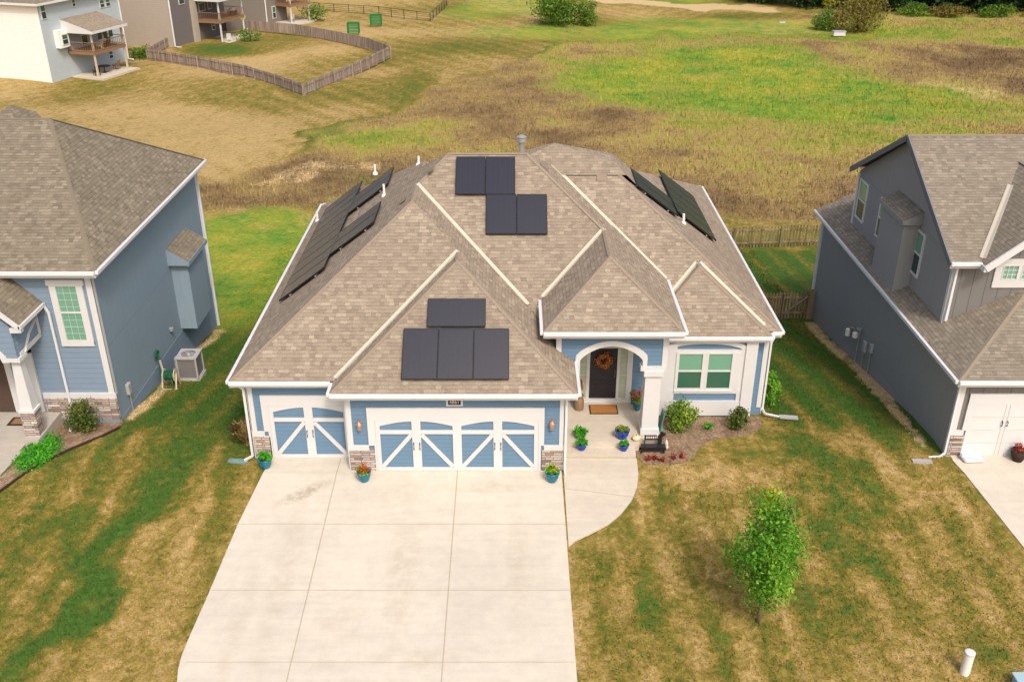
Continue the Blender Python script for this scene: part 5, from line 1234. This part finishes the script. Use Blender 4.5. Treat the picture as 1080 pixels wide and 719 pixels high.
f.lathe((0,0,.93),[(.09,0),(.09,.05),(.05,.08)],12); f.build('fan',M['metal'],t,local=True)
f=MB()
for rr2 in (.12,.2,.265): 
    for k in range(20): a,b_=2*math.pi*k/20,2*math.pi*(k+1)/20; f.bar((rr2*math.cos(a),rr2*math.sin(a),1.0),(rr2*math.cos(b_),rr2*math.sin(b_),1.0),.008,.008)
f.build('fan_guard',M['greymetal'],t,local=True); MB().box(-.46,-.3,.5,-.36,-.1,.95).build('electrical_box',M['metal'],t,local=True)
t=thing('hose_reel',(-12.42,30.75,g(0,30.75)),'beige hose reel with green hose beside the air conditioner','hose reel')
for x in (-.2,.2): MB().lathe((0,0,0),[(.01,0),(.24,0),(.24,.03),(.01,.03)],20).build('disc',M['beige'],t,local=True).matrix_local=Matrix.Translation((x,0,.5))@Matrix.Rotation(R(90),4,'Y')
m=MB(); 
for k in range(6): m.tube([( -.15+k*.055,.17*math.cos(a),.5+.17*math.sin(a)) for a in [i*math.pi/8 for i in range(17)]],.024,6)
m.tube([(.1,-.15,.4),(.2,-.35,.05),(-.1,-.45,.03),(-.25,-.3,.03),(0,-.2,.03)],.022,6); m.build('hose',M['hose'],t,local=True)
m=MB()
for x in (-.25,.25): m.bar((x,-.25,0),(x,.0,.55),.05,.03); m.bar((x,.25,0),(x,.0,.55),.05,.03)
m.box(-.25,-.27,0,.25,-.22,.05); m.build('frame',M['beige'],t,local=True); m=MB(); m.bar((-.22,.05,.55),(-.3,.1,1.05),.05,.05); m.build('handle',M['beige'],t,local=True)
t=thing('hose_hanger',(-12.9,31.15,g(0,31.1)),'thin stake with green hose bracket against the slate blue wall','hose stand')
MB().tube([(0,0,0),(0,0,1.25)],.018,6).build('stake',M['greenpot'],t,local=True); MB().tube([(0,.15*math.cos(a),1.2+.12*math.sin(a)) for a in [i*math.pi/8 for i in range(17)]],.04,6).build('coil',M['hose'],t,local=True)
zb=g(10.8,17.0)
t=thing('pipe_marker',(10.8,17.02,zb),'short white plastic pipe standing in the lawn at the bottom right','pipe'); MB().tube([(0,0,-.1),(0,0,.62)],.115,20,cap=False).build('pipe',M['lead'],t,local=True,smooth=True); MB().lathe((0,0,.6),[(.122,0),(.122,.06),(.1,.075),(.02,.08)],20).build('cap',M['white'],t,local=True)
t=thing('utility_box',(12.2,16.45,g(0,16.5)),'pale blue grey utility box cut off by the bottom right edge','utility box'); MB().box(-.42,-.3,-.1,.42,.3,.28).build('housing',plain('pale utility plastic',S(150,176,188),.6,.3,.08),t,local=True,bevel=.03); MB().box(-.45,-.33,.28,.45,.33,.33).build('lid',plain('utility lid',S(160,186,196),.6,.3,.08),t,local=True,bevel=.015)
t=thing('plastic_parcel',(14.2,25.0,.03),'white plastic wrapped parcels lying by the white garage door','parcel')
bm=MB(); bm.obox((0,.02,.06),(.32,.02,0),(-.03,.2,0),(0,0,.05)); bm.build('lower_bag',M['white'],t,local=True,bevel=.04); bm=MB(); bm.obox((-.05,.08,.15),(.28,-.04,.01),(.03,.17,.0),(0,0,.045)); bm.build('upper_bag',plain('pale bag',S(216,222,232),.4,.4,.08),t,local=True,bevel=.04)
t=thing('planter',(15.6,25.0,.03),'dark brown planter at the right edge by the white garage door','planter'); MB().lathe((0,0,0),[(.14,0),(.22,.2),(.24,.36),(.2,.36)],16).build('pot',M['matdark'],t,local=True,smooth=True); leafcloud('plant',M['red_leaf'],t,(0,0,.42),200,(.2,.2,.12),.06,'low',seed=77)
for (x,y,s_,l) in ((44.2,135.6,1.0,'white utility box in front of the brown thicket at the top right'),(39.2,146.2,.5,'tiny white marker box in the far green field')):
    t=thing('marker_box',(x,y,g(x,y)),l,'utility box'); MB().box(-.8*s_,-.4*s_,0,.8*s_,.4*s_,.55*s_).build('housing',M['white'],t,local=True,bevel=.05); MB().box(-.85*s_,-.45*s_,.55*s_,.85*s_,.45*s_,.65*s_).build('lid',M['greymetal'],t,local=True)
t=thing('tyre_swing_toy',(-37.2,139.4,g(-37,139.4)),'yellow green round yard toy behind the back stretch of the wooden fence','toy') ; m=MB(); torus(m,(0,0,1.9),.3,.13); m.build('ring',plain('lime plastic',S(190,200,60),.5,.3,.1),t,local=True); MB().tube([(0,0,0),(0,0,1.6)],.05,6).build('pole',M['metal'],t,local=True)

# ------------------------------------------------------------------ light, sky, camera
sunv=Vector((.36,-.93,.0)).normalized(); EL=R(50); sv=Vector((sunv.x*math.cos(EL),sunv.y*math.cos(EL),math.sin(EL)))
L=bpy.data.lights.new('sun','SUN'); L.energy=1.4; L.angle=R(7); L.color=(1,.97,.94); lo=bpy.data.objects.new('sun',L); col.objects.link(lo); lo.rotation_euler=sv.to_track_quat('Z','Y').to_euler()
w=bpy.data.worlds.new('World'); sc.world=w; w.use_nodes=True; nt=w.node_tree; sk=nt.nodes.new('ShaderNodeTexSky'); sk.sky_type='NISHITA'; sk.sun_disc=False; sk.sun_elevation=EL; sk.sun_rotation=math.atan2(sv.x,sv.y); sk.dust_density=6; sk.ozone_density=.4; sk.air_density=1.0
nt.links.new(sk.outputs[0],nt.nodes['Background'].inputs[0]); nt.nodes['Background'].inputs[1].default_value=.15
cd=bpy.data.cameras.new('camera'); co=bpy.data.objects.new('camera',cd); col.objects.link(co); co.location=(0,0,16.9); co.rotation_euler=(R(63),0,0); cd.sensor_width=36; cd.lens=1022/1080*36; cd.clip_end=5000; cd.clip_start=.1; sc.camera=co
sc.view_settings.view_transform='Standard'; sc.view_settings.look='None'; sc.view_settings.exposure=.3; sc.view_settings.gamma=1
sc.render.resolution_x=1024; sc.render.resolution_y=681
